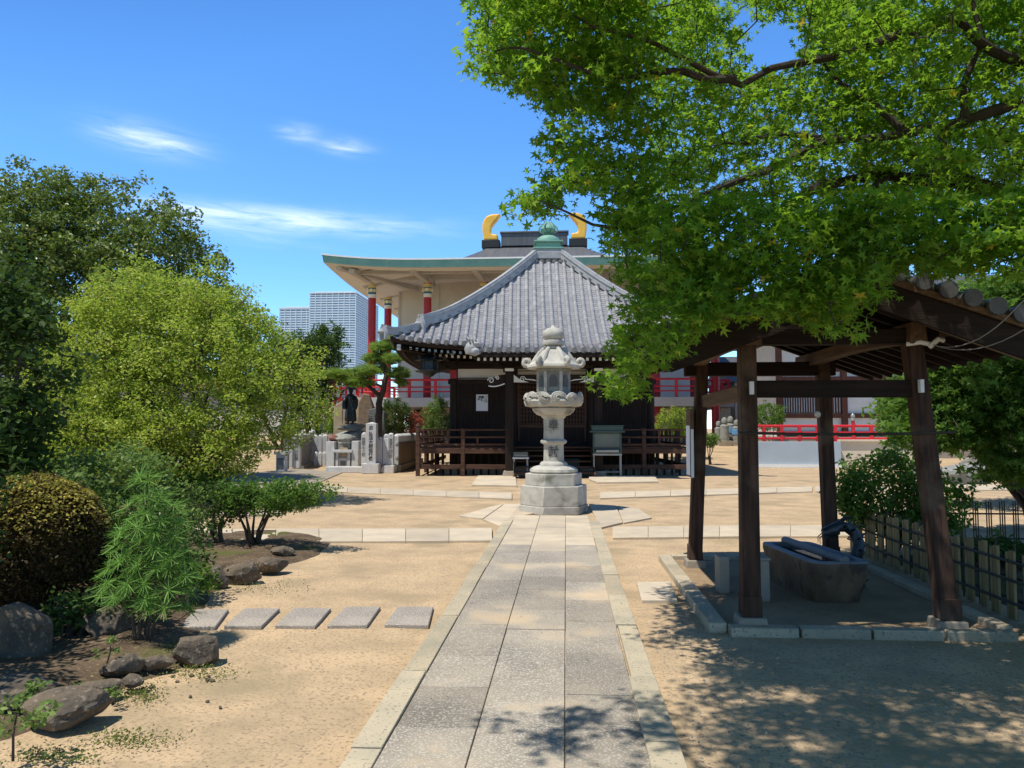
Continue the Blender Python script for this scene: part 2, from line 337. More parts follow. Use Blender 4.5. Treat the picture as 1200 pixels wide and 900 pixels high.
def text_part(s, size, mt, parent, loc, rot=(R(90), 0, 0), name='inscription', spacing=1.0, bold=0.0, ext=.002):
    cu = bpy.data.curves.new(name, 'FONT'); cu.body = s; cu.size = size; cu.align_x = 'CENTER'; cu.align_y = 'TOP'
    cu.space_line = spacing; cu.extrude = ext; cu.offset = bold
    o = bpy.data.objects.new(name, cu); COL.objects.link(o)
    dg = bpy.context.evaluated_depsgraph_get(); me = bpy.data.meshes.new_from_object(o.evaluated_get(dg))
    bpy.data.objects.remove(o); me.materials.clear(); me.materials.append(mt)
    o = bpy.data.objects.new(name, me); COL.objects.link(o); o.parent = parent; o.location = loc; o.rotation_euler = rot
    return o

# leaves -----------------------------------------------------------
def T_maple():
    tips = [(0, 1.0), (52, .88), (-52, .88), (104, .62), (-104, .62), (150, .3), (-150, .3)]
    tips.sort(); ang = [a for a, _ in tips]; n = len(tips); vs = [(0, 0, .06)]
    fs = []
    for i, (a, r) in enumerate(tips): vs.append((math.sin(R(a)) * r, math.cos(R(a)) * r, -.16 * r))
    for i in range(n - 1):
        a = (ang[i] + ang[i + 1]) / 2; vs.append((math.sin(R(a)) * .34, math.cos(R(a)) * .34, 0))
    for i in range(n):
        l = n + i if i > 0 else None; r_ = n + 1 + i if i < n - 1 else None
        if l and r_: fs.append((0, l, 1 + i, r_))
        elif r_: fs.append((0, 1 + i, r_, 0))
        else: fs.append((0, l, 1 + i, 0))
    fs = [f if len(set(f)) == 4 else tuple(dict.fromkeys(f)) for f in fs]
    fs = [f for f in fs if len(f) == 4]
    return np.array(vs, float) - [0, .0, 0], fs
TM = T_maple()
TO = (np.array([(0, -.5, 0), (.27, -.1, .07), (.2, .25, .06), (0, .5, -.05), (-.2, .25, .06), (-.27, -.1, .07), (0, 0, 0)], float),
      [(0, 1, 2, 6), (6, 2, 3, 4), (0, 6, 4, 5)])
TD = (np.array([(0, -.5, 0), (.3, 0, .1), (0, .5, -.03), (-.3, 0, .1)], float), [(0, 1, 2, 3)])
TNQ = (np.array([(-.022, 0, 0), (.022, 0, 0), (.014, 1, -.03), (-.014, 1, -.03)], float), [(0, 1, 2, 3)])
def leaf_obj(name, P, size, mt, tmpl=TD, upb=.8, parent=None, dirs=None, seed=0, svar=.3, org=None):
    g = np.random.default_rng(seed); n = len(P)
    nor = g.normal(size=(n, 3)) * .6; nor[:, 2] += upb
    nor /= np.linalg.norm(nor, axis=1)[:, None] + 1e-9
    t = g.normal(size=(n, 3)) if dirs is None else dirs
    if dirs is None: t -= nor * (t * nor).sum(1)[:, None]; t /= np.linalg.norm(t, axis=1)[:, None] + 1e-9
    else:
        t = t / (np.linalg.norm(t, axis=1)[:, None] + 1e-9); nor -= t * (t * nor).sum(1)[:, None]; nor /= np.linalg.norm(nor, axis=1)[:, None] + 1e-9
    b = np.cross(t, nor); sz = (size * (1 + svar * (g.random(n) * 2 - 1)))[:, None, None]
    tv, tf = tmpl; k = len(tv)
    V = P[:, None, :] + sz * (tv[None, :, 0, None] * b[:, None, :] + tv[None, :, 1, None] * t[:, None, :] + tv[None, :, 2, None] * nor[:, None, :])
    V = V.reshape(-1, 3)
    if org is not None: V = V - np.array(org)[None, :]
    F = np.array(tf, dtype=np.int32); nf = len(F)
    A = (F[None] + (np.arange(n, dtype=np.int32) * k)[:, None, None]).reshape(-1)
    me = bpy.data.meshes.new(name); me.vertices.add(len(V)); me.vertices.foreach_set('co', V.astype(np.float32).ravel())
    me.loops.add(len(A)); me.loops.foreach_set('vertex_index', A)
    me.polygons.add(n * nf); me.polygons.foreach_set('loop_start', np.arange(n * nf, dtype=np.int32) * 4)
    me.materials.append(mt); me.update(calc_edges=True)
    o = bpy.data.objects.new(name, me); COL.objects.link(o)
    if parent is not None: o.parent = parent
    return o
def around(C, per, rad, flat=.6, g=None):
    g = g or rng; n = len(C); D = g.normal(size=(n * per, 3)); D /= np.linalg.norm(D, axis=1)[:, None]
    D *= (g.random(n * per) ** .5)[:, None] * rad; D[:, 2] *= flat
    return np.repeat(C, per, axis=0) + D
def crown_pts(n, lobes, seed, shell=.55, lump=.28):
    g = np.random.default_rng(seed); out = []
    w = np.array([l[3] * l[4] * l[5] for l in lobes]); w = w ** .8; w /= w.sum()
    while len(out) < n:
        cx, cy, cz, rx, ry, rz = lobes[g.choice(len(lobes), p=w)]
        d = Vector(g.normal(size=3)).normalized(); k = 1 + lump * noise.noise(d * 2.3 + Vector((seed, cx, cz))) + lump * .6 * noise.noise(d * 5.1 + Vector((cz, seed, 0)))
        r = (shell + (1 - shell) * g.random()) * k if g.random() < .75 else g.random() ** .5 * k
        p = (cx + d.x * rx * r, cy + d.y * ry * r, cz + d.z * rz * r)
        if p[2] < .15: continue
        out.append(p)
    return np.array(out)
def twigs(mb, limbs, C, r0=.012, seed=0, n=3, cut=1e9):
    """limbs: list of (points, radii); grows thin twigs from them to the leaf clusters C"""
    nodes = []
    for pts, rad in limbs:
        pp = []; rr = []
        for i in range(len(pts) - 1):
            a, b = Vector(pts[i]), Vector(pts[i + 1]); k = max(2, int((b - a).length / .22))
            for j in range(k):
                t = j / k; q = a.lerp(b, t) + Vector((noise.noise(a.lerp(b, t) * 2.1 + Vector((seed, 0, 0))), noise.noise(a.lerp(b, t) * 2.1 + Vector((0, seed, 5))), noise.noise(a.lerp(b, t) * 1.7 + Vector((9, 0, seed))))) * (.09 if i + j else 0)
                pp.append(q); rr.append(rad[i] * (1 - t) + rad[i + 1] * t)
        pp.append(Vector(pts[-1])); rr.append(rad[-1])
        mb.tube(pp, rr, n=9 if rad[0] > .05 else 6)
        s0 = len(pp) // 3 if rad[0] > .08 else 0
        nodes += [tuple(q) for q in pp[s0:]]
    N = np.array(nodes); d0 = np.array([np.min(((N - c) ** 2).sum(1)) for c in C]); o = np.argsort(d0)
    buf = np.zeros((len(N) + 3 * len(C), 3)); buf[:len(N)] = N; k = len(N); g = np.random.default_rng(seed)
    for i in o:
        c = C[i]; j = int(np.argmin(((buf[:k] - c) ** 2).sum(1))); a = Vector(buf[j]); b = Vector(c); L = (b - a).length
        if L > cut: continue
        m1 = a.lerp(b, .45) + Vector(g.normal(size=3)) * L * .10; r = r0 * (.55 + .45 * min(1, L))
        mb.tube([a, m1, b], [r, r * .75, r * .35], n=n, cap=False)
        buf[k] = m1; buf[k + 1] = b; k += 2
    return mb
def tree(name, label, cat, base, limbs, C, per, rad, size, mt, tmpl=TD, upb=.8, flat=.6, group=None, bk=None, seed=1, r0=.012, crown='crown', trunk='trunk', cut=1e9):
    t = thing(name, label, cat, base, group=group)
    mb = twigs(M(), limbs, C, r0, seed, cut=cut); mb.build(trunk, bk or bark, t, world=True)
    P = around(C, per, rad, flat, np.random.default_rng(seed + 50))
    leaf_obj(crown, P, size, mt, tmpl, upb, t, seed=seed, org=base)
    return t
def rock(name, label, c, s, rz=0, seed=0, mt=None, group='garden rocks at the edge of the planted bed', cat='rock', sub=4, rough=.22):
    import bmesh
    bm = bmesh.new(); bmesh.ops.create_icosphere(bm, subdivisions=sub, radius=1)
    g = random.Random(seed); cuts = [(Vector((g.gauss(0, 1), g.gauss(0, 1), g.gauss(0, .8))).normalized(), .62 + .25 * g.random()) for _ in range(9)]
    for v in bm.verts:
        p = v.co.normalized(); r = 1 + rough * noise.noise(p * 1.6 + Vector((seed * 3.1, 0, 0))) + rough * .35 * noise.noise(p * 4 + Vector((0, seed, 0))) + .03 * noise.noise(p * 11)
        q = p * r
        for n_, d in cuts:
            e = q.dot(n_) - d
            if e > 0: q -= n_ * e * .97
        v.co = (q.x * s[0], q.y * s[1], q.z * s[2])
    me = bpy.data.meshes.new(name); bm.to_mesh(me); bm.free(); me.materials.append(mt or rockm)
    me.polygons.foreach_set('use_smooth', [True] * len(me.polygons)); me.set_sharp_from_angle(angle=R(22))
    o = bpy.data.objects.new(name, me); COL.objects.link(o); o.location = c; o.rotation_euler = (0, 0, rz)
    return props(o, label, cat, group)
# ================================================================ GROUND
def ground():
    def axis(lo, hi, c0, c1, fine, g=1.16):
        a = list(np.arange(c0, c1, fine)); s = fine; x = c0
        while x > lo: s *= g; x -= s; a.insert(0, x)
        s = fine; x = a[-1]
        while x < hi: s *= g; x += s; a.append(x)
        return np.array(a)
    xs = axis(-900, 900, -5.5, 6.5, .09); ys = axis(-60, 1400, 2.2, 12.5, .09)
    X, Y = np.meshgrid(xs, ys); nx, ny = len(xs), len(ys)
    Z = np.array([gz(0, y) for y in ys])[:, None] + 0 * X
    dist = np.hypot(X, Y)
    for i in range(ny):
        if not (-1 < ys[i] < 45): continue
        for j in range(nx):
            if abs(xs[j]) < 20: Z[i, j] += .006 * noise.noise((xs[j] * .8, ys[i] * .8, 3)) + .005 * noise.noise((xs[j] * 4, ys[i] * 4, 7)) - .006
    V = np.stack([X, Y, Z], -1).reshape(-1, 3); I = np.arange(nx * ny).reshape(ny, nx)
    F = np.stack([I[:-1, :-1], I[:-1, 1:], I[1:, 1:], I[1:, :-1]], -1).reshape(-1, 4)
    me = bpy.data.meshes.new('ground'); me.from_pydata(V.tolist(), [], F.tolist()); me.materials.append(sand)
    me.polygons.foreach_set('use_smooth', [True] * len(me.polygons))
    o = bpy.data.objects.new('ground', me); COL.objects.link(o); o['kind'] = 'structure'
ground()

PX0, PX1 = -1.02, .535                                     # the path between its kerbs
def stone_path():
    mb = M(); g = random.Random(3)
    cols = [(-.873, -.457), (-.455, -.012), (-.010, .382)]
    for k, (a, b) in enumerate(cols):
        y = -1.5 + k * .27
        while y < 13.4:
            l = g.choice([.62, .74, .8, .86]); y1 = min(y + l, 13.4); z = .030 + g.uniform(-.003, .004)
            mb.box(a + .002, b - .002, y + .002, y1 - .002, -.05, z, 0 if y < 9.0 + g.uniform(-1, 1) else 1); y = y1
    for a, b in ((PX0, -.875), (.385, PX1)):
        y = -1.5
        while y < 12.6:
            l = g.uniform(.9, 1.5); y1 = min(y + l, 12.6); dx = g.uniform(-.012, .012)
            mb.box(a + dx, b + (dx if a < 0 else 0) * .3, y + .006, y1 - .006, -.05, .042 + g.uniform(-.004, .005), 2); y = y1
    struct(mb, 'stone_path', [granite, granite_far, kerbm], bevel=.003)
    struct(M().box(PX0 + .01, PX1 - .01, -1.4, 13.3, -.04, .016), 'path_bedding', sand)
stone_path()
def flat_stones(name, polys, mt, z=.035):
    mb = M()
    for p in polys:
        q = [G(*a) for a in p]; c = sum(q, Vector()) / len(q)
        q = [c + (a - c) * .992 for a in q]
        ar = sum(q[i].x * q[(i + 1) % len(q)].y - q[(i + 1) % len(q)].x * q[i].y for i in range(len(q)))
        if ar < 0: q = q[::-1]
        mb.prism([(a.x, a.y) for a in q], -.04, z + random.uniform(-.004, .004))
    struct(mb, name, mt, bevel=.006)
def strip(ax, ay0, ay1, bx, by0, by1, n):
    r = []
    for i in range(n):
        t0, t1 = i / n, (i + 1) / n; f = lambda a, b, t: a + (b - a) * t
        x0, x1 = f(ax, bx, t0), f(ax, bx, t1); sk = 9
        r.append([(x0 + sk * 0, f(ay0, by0, t0)), (x1, f(ay0, by0, t1)), (x1, f(ay1, by1, t1)), (x0, f(ay1, by1, t0))])
    return r
flat_stones('lantern_paving', [
    [(538, 606), (575, 595), (590, 592), (566, 609)], [(566, 610), (591, 592), (611, 592), (588, 619)],
    [(690, 592), (722, 594), (730, 614), (704, 620)], [(723, 594), (748, 597), (764, 608), (731, 614)],
    [(589, 617), (611, 592), (648, 590), (648, 598), (611, 606)]], granite_far, .028)
flat_stones('cross_path', strip(120, 622, 637, 577, 621, 636, 9) + strip(718, 619, 632, 1010, 617, 630, 7)
            + strip(330, 569, 575, 600, 579, 586, 7) + strip(703, 578, 585, 952, 571, 577, 6) + strip(955, 571, 577, 1300, 568, 574, 6), granite_far, .03)
flat_stones('hall_apron_path', [[(552, 570), (560, 559), (604, 559), (606, 571)], [(690, 563), (690, 559), (768, 559), (772, 566), (700, 567)]]
            + strip(150, 604, 609, 330, 600, 605, 3), granite_far, .05)
flat_stones('enclosure_path', [[(235, 606), (300, 578), (372, 567), (402, 554), (345, 549), (285, 556), (150, 590)]], conc, .02)

# stepping stones
sp = [[(208, 738), (252, 738), (268, 717), (230, 717)], [(262, 737), (306, 737), (328, 716), (286, 716)], [(322, 736), (369, 737), (388, 716), (345, 715)],
      [(383, 736), (430, 736), (446, 714), (405, 714)], [(450, 735), (502, 736), (508, 714), (466, 714)], [(752, 706), (794, 706), (786, 684), (746, 685)]]
stl = ['stepping stone touching the umbrella pine, leftmost in the row', 'second stepping stone from the left in the row left of the path', 'middle stepping stone of the row of five',
       'second stepping stone from the right in the row left of the path', 'stepping stone nearest the main path kerb, rightmost in its row', 'lone pale stepping stone in the sand between path and wash pavilion']
for p, lb in zip(sp, stl):
    q = [G(*a) for a in p][::1]; ar = sum(q[i].x * q[(i + 1) % 4].y - q[(i + 1) % 4].x * q[i].y for i in range(4)); q = q if ar > 0 else q[::-1]
    c = sum(q, Vector()) / 4
    mb = M().prism([(a.x, a.y) for a in q], -.03, .024)
    solo(mb, 'stepping_stone', stepst if 'lone' not in lb else granite_far, lb, 'stepping stone', 'stepping stones set in the sand', org=(c.x, c.y, 0), bevel=.006)

# planted bed on the left, a raised mound of dark soil
def mound(name, pts, h, mt, z0=-.03, pw=3, amp=.05, world_pts=None):
    q = world_pts or [G(*a) for a in pts]; c = sum(q, Vector()) / len(q)
    ar = sum(q[i].x * q[(i + 1) % len(q)].y - q[(i + 1) % len(q)].x * q[i].y for i in range(len(q)))
    if ar < 0: q = q[::-1]
    per = []
    for i in range(len(q)):
        for k in range(6): per.append(q[i].lerp(q[(i + 1) % len(q)], k / 6))
    n = len(per); mb = M(); vs = []; K = 26
    for s in range(1, K + 1):
        t = s / K
        for a in per:
            p = c + (a - c) * t; e = 1 + .05 * noise.noise(a * 1.7) * t
            p = c + (p - c) * e
            vs.append((p.x, p.y, z0 + (h + amp * noise.noise((p.x * 1.5, p.y * 1.5, 2)) + amp * .3 * noise.noise((p.x * 7, p.y * 7, 2))) * (1 - t ** (pw * 2))))
    vs.append((c.x, c.y, z0 + h)); fs = [(s * n + i, (s + 1) * n + i, (s + 1) * n + (i + 1) % n, s * n + (i + 1) % n) for s in range(K - 1) for i in range(n)]
    fs += [(K * n, i, (i + 1) % n) for i in range(n)]
    mb.add(vs, fs); o = struct(mb, name, mt, fixn=True, ang=180)
    return o
mound('garden_bed', None, .10, soil, world_pts=[Vector(p) for p in ((-2.55, 3.6, 0), (-2.5, 4.3, 0), (-2.45, 4.9, 0), (-2.62, 5.6, 0), (-2.95, 6.3, 0), (-3.3, 7.0, 0), (-3.35, 8.0, 0), (-3.6, 8.3, 0), (-5, 8.6, 0), (-9, 8.5, 0), (-11, 5, 0), (-9, 2.2, 0), (-4, 2.4, 0))])
mound('shrub_bed', None, .08, soil, world_pts=[Vector(p) for p in ((-4.5, 7.6, 0), (-3.45, 8.05, 0), (-3.05, 8.5, 0), (-2.95, 9.3, 0), (-3.2, 10.6, 0), (-4.3, 11.6, 0), (-6, 11.6, 0), (-7.4, 10, 0), (-6.4, 8.2, 0))])
mound('tree_bed', None, .15, soil, world_pts=[Vector(p) for p in ((-4.9, 14.2, 0), (-5, 16.5, 0), (-7, 18.4, 0), (-12, 19, 0), (-19, 17, 0), (-19, 12.6, 0), (-12, 12.4, 0), (-7, 12.9, 0))])
mound('far_garden_bed', None, .15, soil, world_pts=[Vector(p) for p in ((3.75, 9.85, 0), (3.75, 5.2, 0), (3.95, 3.4, 0), (9, 3, 0), (13, 6, 0), (11, 9.7, 0), (7, 9.85, 0))])

# ================================================================ HIGH RISES, far away
def tower(x0, x1, y0, y1, h, label, side_from=None):
    t = thing('high_rise', label, 'apartment tower', ((x0 + x1) / 2, y0, 0), group='pale apartment towers on the skyline')
    M().box(x0 + .8, x1 - .8, y0 + .8, y1 - .8, -.5, h - 1.5).build('glazing', tower_g, t, world=True, smooth=False)
    mb = M(); n = int(h / 3)
    for i in range(n): mb.box(x0, x1, y0, y1, 3 * i + 1.1, 3 * i + 2.45)
    mb.build('balconies', tower_w, t, world=True, smooth=False)
    mb = M(); k = max(3, int((x1 - x0) / 6.5))
    for i in range(k + 1): x = x0 + (x1 - x0) * i / k; mb.box(x - .35, x + .35, y0 - .3, y0 + .9, 0, h)
    k = max(2, int((y1 - y0) / 9))
    for i in range(1, k + 1): y = y0 + (y1 - y0) * i / k; mb.box(x1 - .9, x1 + .3, y - .35, y + .35, 0, h)
    mb.build('wall_fins', tower_w, t, world=True, smooth=False)
    M().box(x0 - .6, x1 + .6, y0 - .6, y1 + .6, h - .6, h + 1).build('roof', tower_w, t, world=True, smooth=False)
    M().box(x0 + 5, x1 - 6, y0 + 8, y1 - 8, h + 1, h + 3.4).build('roof_plant', tower_w, t, world=True, smooth=False)
    return t
D = 900
a = AT(363, 345, D); b = AT(417, 345, D); c = AT(443, 350, D)
tower(a.x, b.x, D, D + 110, a.z + 1.5, 'tall apartment tower tinted pale blue as haze with stacked balconies behind the red columns')
a2 = AT(327, 361, D + 10); tower(a2.x, a.x - .5, D + 12, D + 90, a2.z, 'shorter apartment tower tinted pale blue as haze left of the taller one')

# ================================================================ GREAT HALL (modern concrete temple)
def great_hall():
    x0, x1 = -14.5, 11.2; yf, yb = 44.0, 82.0; cx = (x0 + x1) / 2
    t = thing('great_temple_hall', 'large cream concrete temple hall with green eaves, red columns and gold roof horns', 'temple hall', (cx, 60, 0))
    W = dict(world=True)
    def lift(u): return .40 * max(0, (abs(u) - .45) / .55) ** 2.4       # eave rises to the corners
    n = 36; mb = M(); ms = M(); mg = M()
    per = []                                                               # perimeter, front then sides
    for i in range(n + 1): u = -1 + 2 * i / n; per.append((cx + u * (x1 - x0) / 2, yf, lift(u)))
    for i in range(1, n + 1): u = -1 + 2 * i / n; per.append((x1, yf + (yb - yf) * i / n, lift(u)))
    for i in range(1, n + 1): u = -1 + 2 * i / n; per.append((x1 - (x1 - x0) * i / n, yb, lift(u)))
    for i in range(1, n): u = -1 + 2 * i / n; per.append((x0, yb - (yb - yf) * i / n, lift(u)))
    N = len(per); cyy = (yf + yb) / 2
    def ring(ins, z, L=1):
        return [(cx + (x - cx) * (1 - ins / abs(x1 - cx)), cyy + (y - cyy) * (1 - ins / abs(yf - cyy)), z + l * L) for x, y, l in per]
    def band(mb, A, B, m=0): mb.add(A + B, [(i, (i + 1) % N, N + (i + 1) % N, N + i) for i in range(N)], m)
    zt = 11.50
    band(mb, ring(.06, zt - .42), ring(0, zt)); band(mb, ring(.0, zt), ring(0, zt + .002))
    mb.build('eave_fascia', copper, t, **W)
    m2 = M(); A = ring(-.05, zt + .004); B = ring(-.05, zt + .10); C_ = ring(.5, zt + .12); band(m2, A, B); band(m2, B, C_); m2.build('eave_edge', white, t, **W)
    band(ms, ring(5.7, zt + .50, 0), ring(1.2, zt - .42, .8)); band(ms, ring(1.2, zt - .42, .8), ring(.08, zt - .43)); band(ms, ring(10, 12.1, 0), ring(5.7, zt + .50, 0)); ms.build('eave_soffit', hall_s, t, **W)
    # upper roof, concave up to the ridge
    mr = M(); prev = ring(.3, zt + .13); hx, hy = (x1 - x0) / 2, (yb - yf) / 2
    rings = [prev]
    for k in range(1, 15):
        s = k / 14; z = zt + .13 + 5.15 * s ** 1.75; ix = .3 + (hx - 4.0) * s; iy = .3 + (hy - .6) * s
        rings.append([(cx - .9 * s + (x - cx) * (1 - ix / hx), cyy - .0 + (y - cyy) * (1 - iy / hy), z + l * (1 - s) ** 3) for x, y, l in per])
    for A, B in zip(rings, rings[1:]): band(mr, A, B)
    k0 = len(mr.v); mr.add(rings[-1], [tuple(range(N))])
    mr.build('main_roof', dkroof, t, ang=60, **W)
    zr = zt + .13 + 5.15; rc = cx - .9; rY = 62.6
    M().box(rc - 2.75, rc + 2.75, rY - .5, rY + .5, zr - .1, zr + .95).box(rc - 2.85, rc + 2.85, rY - .6, rY + .6, zr + .95, zr + 1.1).build('ridge', dkroof, t, world=True, bevel=.03)
    gp = [(235, 280), (225, 220), (226, 180), (235, 155), (250, 136), (268, 127), (290, 122), (337, 121), (318, 148), (298, 172), (281, 198), (276, 222), (280, 240), (290, 244), (318, 246), (320, 281)]
    for sg in (-1, 1):
        c0 = rc + sg * 3.62; sc = .0139
        poly = [(c0 + sg * (278 - a) * sc, zr + .42 + (281 - b) * sc) for a, b in gp]
        m = M().prism(poly, -.45, .45, f=lambda u, v, w: (u, rY + w, v)); o = m.build('gold_roof_horn', gold, t, world=True, smooth=False, fixn=True)
        b = o.modifiers.new('bevel', 'BEVEL'); b.width = .13; b.segments = 3
        M().box(c0 - .75, c0 + .75, rY - .62, rY + .62, zr - .25, zr + .41).build('horn_base', blackm, t, world=True, bevel=.03)
    # body
    wx0, wx1, wy = x0 + 2.55, x1 - 2.55, 53.6
    mw = M().box(wx0, wx1, wy, yb - 6, 3.3, 12.1); mw.build('hall_wall', hall_w, t, world=True, smooth=False)
    mj = M()
    for i in range(1, 7): x = wx0 + (wx1 - wx0) * i / 7; mj.box(x - .03, x + .03, wy - .035, wy - .003, 3.6, 12.0)
    mj.box(wx0 - .03, wx0 + .12, wy - .05, wy - .004, 3.6, 12.0); mj.build('wall_joints', hall_rib, t, world=True, smooth=False)
    for xx in (-6.0, -2.2, 1.6): M().box(xx, xx + 2.0, wy - .06, wy - .003, 10.6, 11.5).build('high_window', glass_b, t, world=True, smooth=False)
    # columns with painted capitals, ribs
    colx = [-13.0 + 3.78 * i for i in range(7)]; coly = [50.0 + 4.6 * i for i in range(1, 6)]
    def column(x, y):
        zb = gz(x, y) - .1
        c_ = M().lathe([(.265, zb), (.265, 10.30)], n=20, c=(x, y, 0)).build('column', redp, t, world=True)
        cp = M()
        cp.lathe([(.27, 10.30), (.27, 10.55)], n=20, c=(x, y, 0), m=0).lathe([(.272, 10.55), (.272, 10.98)], n=20, c=(x, y, 0), m=1)
        cp.lathe([(.27, 10.98), (.27, 11.22)], n=20, c=(x, y, 0), m=2).lathe([(.272, 11.22), (.272, 11.62)], n=20, c=(x, y, 0), m=3).lathe([(.28, 11.62), (.32, 11.95)], n=20, c=(x, y, 0), m=4)
        for k in range(8):
            a = k * math.pi / 4; cp.lathe([(.0, -.12), (.09, -.10), (.12, 0), (.09, .1), (0, .12)], n=8, c=(x + .262 * math.cos(a), y + .262 * math.sin(a), 10.8), m=2 if k % 2 else 0)
            cp.box(x + .262 * math.cos(a) - .05, x + .262 * math.cos(a) + .05, y + .262 * math.sin(a) - .05, y + .262 * math.sin(a) + .05, 11.3, 11.6, 0)
        o = cp.build('painted_capital', [white, bluep, yellowp, redp, hall_rib], c_)
        o.data.transform(Matrix.Translation((-cx, -60, 0)))
    for x in colx: column(x, 50.0)
    for y in coly: column(colx[0], y); column(colx[-1], y)
    def rib(p, q, w, h0, h1, name='eave_rib'):
        M().beam(p, q, w, h0, h2=h1).build(name, hall_rib, t, world=True)
    for x in colx: rib((x, 52, 11.75), (x, 45.0, 11.12), .34, .75, .28)
    for y in [50.0] + coly: rib((colx[0] + 1.5, y, 11.8), (x0 + .9, y, 11.12), .34, .7, .28); rib((colx[-1] - 1.5, y, 11.8), (x1 - .9, y, 11.12), .34, .7, .28)
    rib((colx[0] + 2.4, 53.2, 11.7), (x0 + .75, 44.9, 11.35), .38, .8, .3, 'corner_rib'); rib((colx[-1] - 2.4, 53.2, 11.7), (x1 - .75, 44.9, 11.35), .38, .8, .3, 'corner_rib')
    M().beam((x0 + 1.4, 50, 11.72), (x1 - 1.4, 50, 11.72), .36, .46).build('eave_beam', hall_rib, t, world=True)
    M().beam((x0 + 1.3, 46.6, 11.33), (x1 - 1.3, 46.6, 11.33), .3, .22).build('eave_beam', hall_rib, t, world=True)
    M().beam((colx[0], 50.4, 11.72), (colx[0], 76, 11.72), .36, .46).build('eave_beam', hall_rib, t, world=True)
    # terrace, red railing, ground floor
    M().box(x0 + .6, 8.9, 48.9, 80, 2.95, 3.55).box(8.905, x1 - .2, 50.6, 80, 2.95, 3.55).build('terrace_slab', hall_rib, t, world=True, bevel=.02)
    mr = M()
    for z in (3.95, 4.25, 4.72): mr.tube([(x0 + .8, 49.2, z), (8.8, 49.2, z), (8.8, 50.9, z), (x1 - .4, 50.9, z)], .045 if z < 4.5 else .07, 8); mr.tube([(x0 + .8, 49.2, z), (x0 + .8, 78, z)], .045 if z < 4.5 else .07, 8); mr.tube([(x1 - .4, 50.9, z), (x1 - .4, 78, z)], .045 if z < 4.5 else .07, 8)
    mr.build('railing_rails', redp2, t, world=True)
    for i in range(14): x = x0 + .8 + (8.8 - x0 - .8) * i / 13; M().box(x - .09, x + .09, 49.11, 49.29, 3.55, 4.75).build('railing_post', redp2, t, world=True)
    for i in range(1, 14): 
        y = 49.2 + 28 * i / 13
        for xx in (x0 + .8, x1 - .4): M().box(xx - .09, xx + .09, y - .09, y + .09, 3.55, 4.75).build('railing_post', redp2, t, world=True)
    M().box(x0 + 3.2, x1 - 3, 56, 78, 0, 2.94).build('dark_recess_block', blackm, t, world=True, smooth=False)  # black block stands in for the shade of the recess under the terrace
    for i in range(7): x = -12.2 + 3.78 * i; M().box(x - .45, x + .45, 51.5, 52.2, .3, 2.94).build('pier', plaster_y, t, world=True, bevel=.02)
    for i, x in enumerate((-10.4, -8.9, -2.6, 8.0)):
        f = M().box(x - .62, x + .62, 53.0, 53.12, .5, 2.6).build('door_frame', plaster_y, t, world=True, bevel=.01)
        o = M().box(x - .5, x - .03, 52.97, 52.995, 1.0, 2.45).box(x + .03, x + .5, 52.97, 52.995, 1.0, 2.45).build('door_glass', glass_b, f)
        o.data.transform(Matrix.Translation((-cx, -60, 0)))
great_hall()

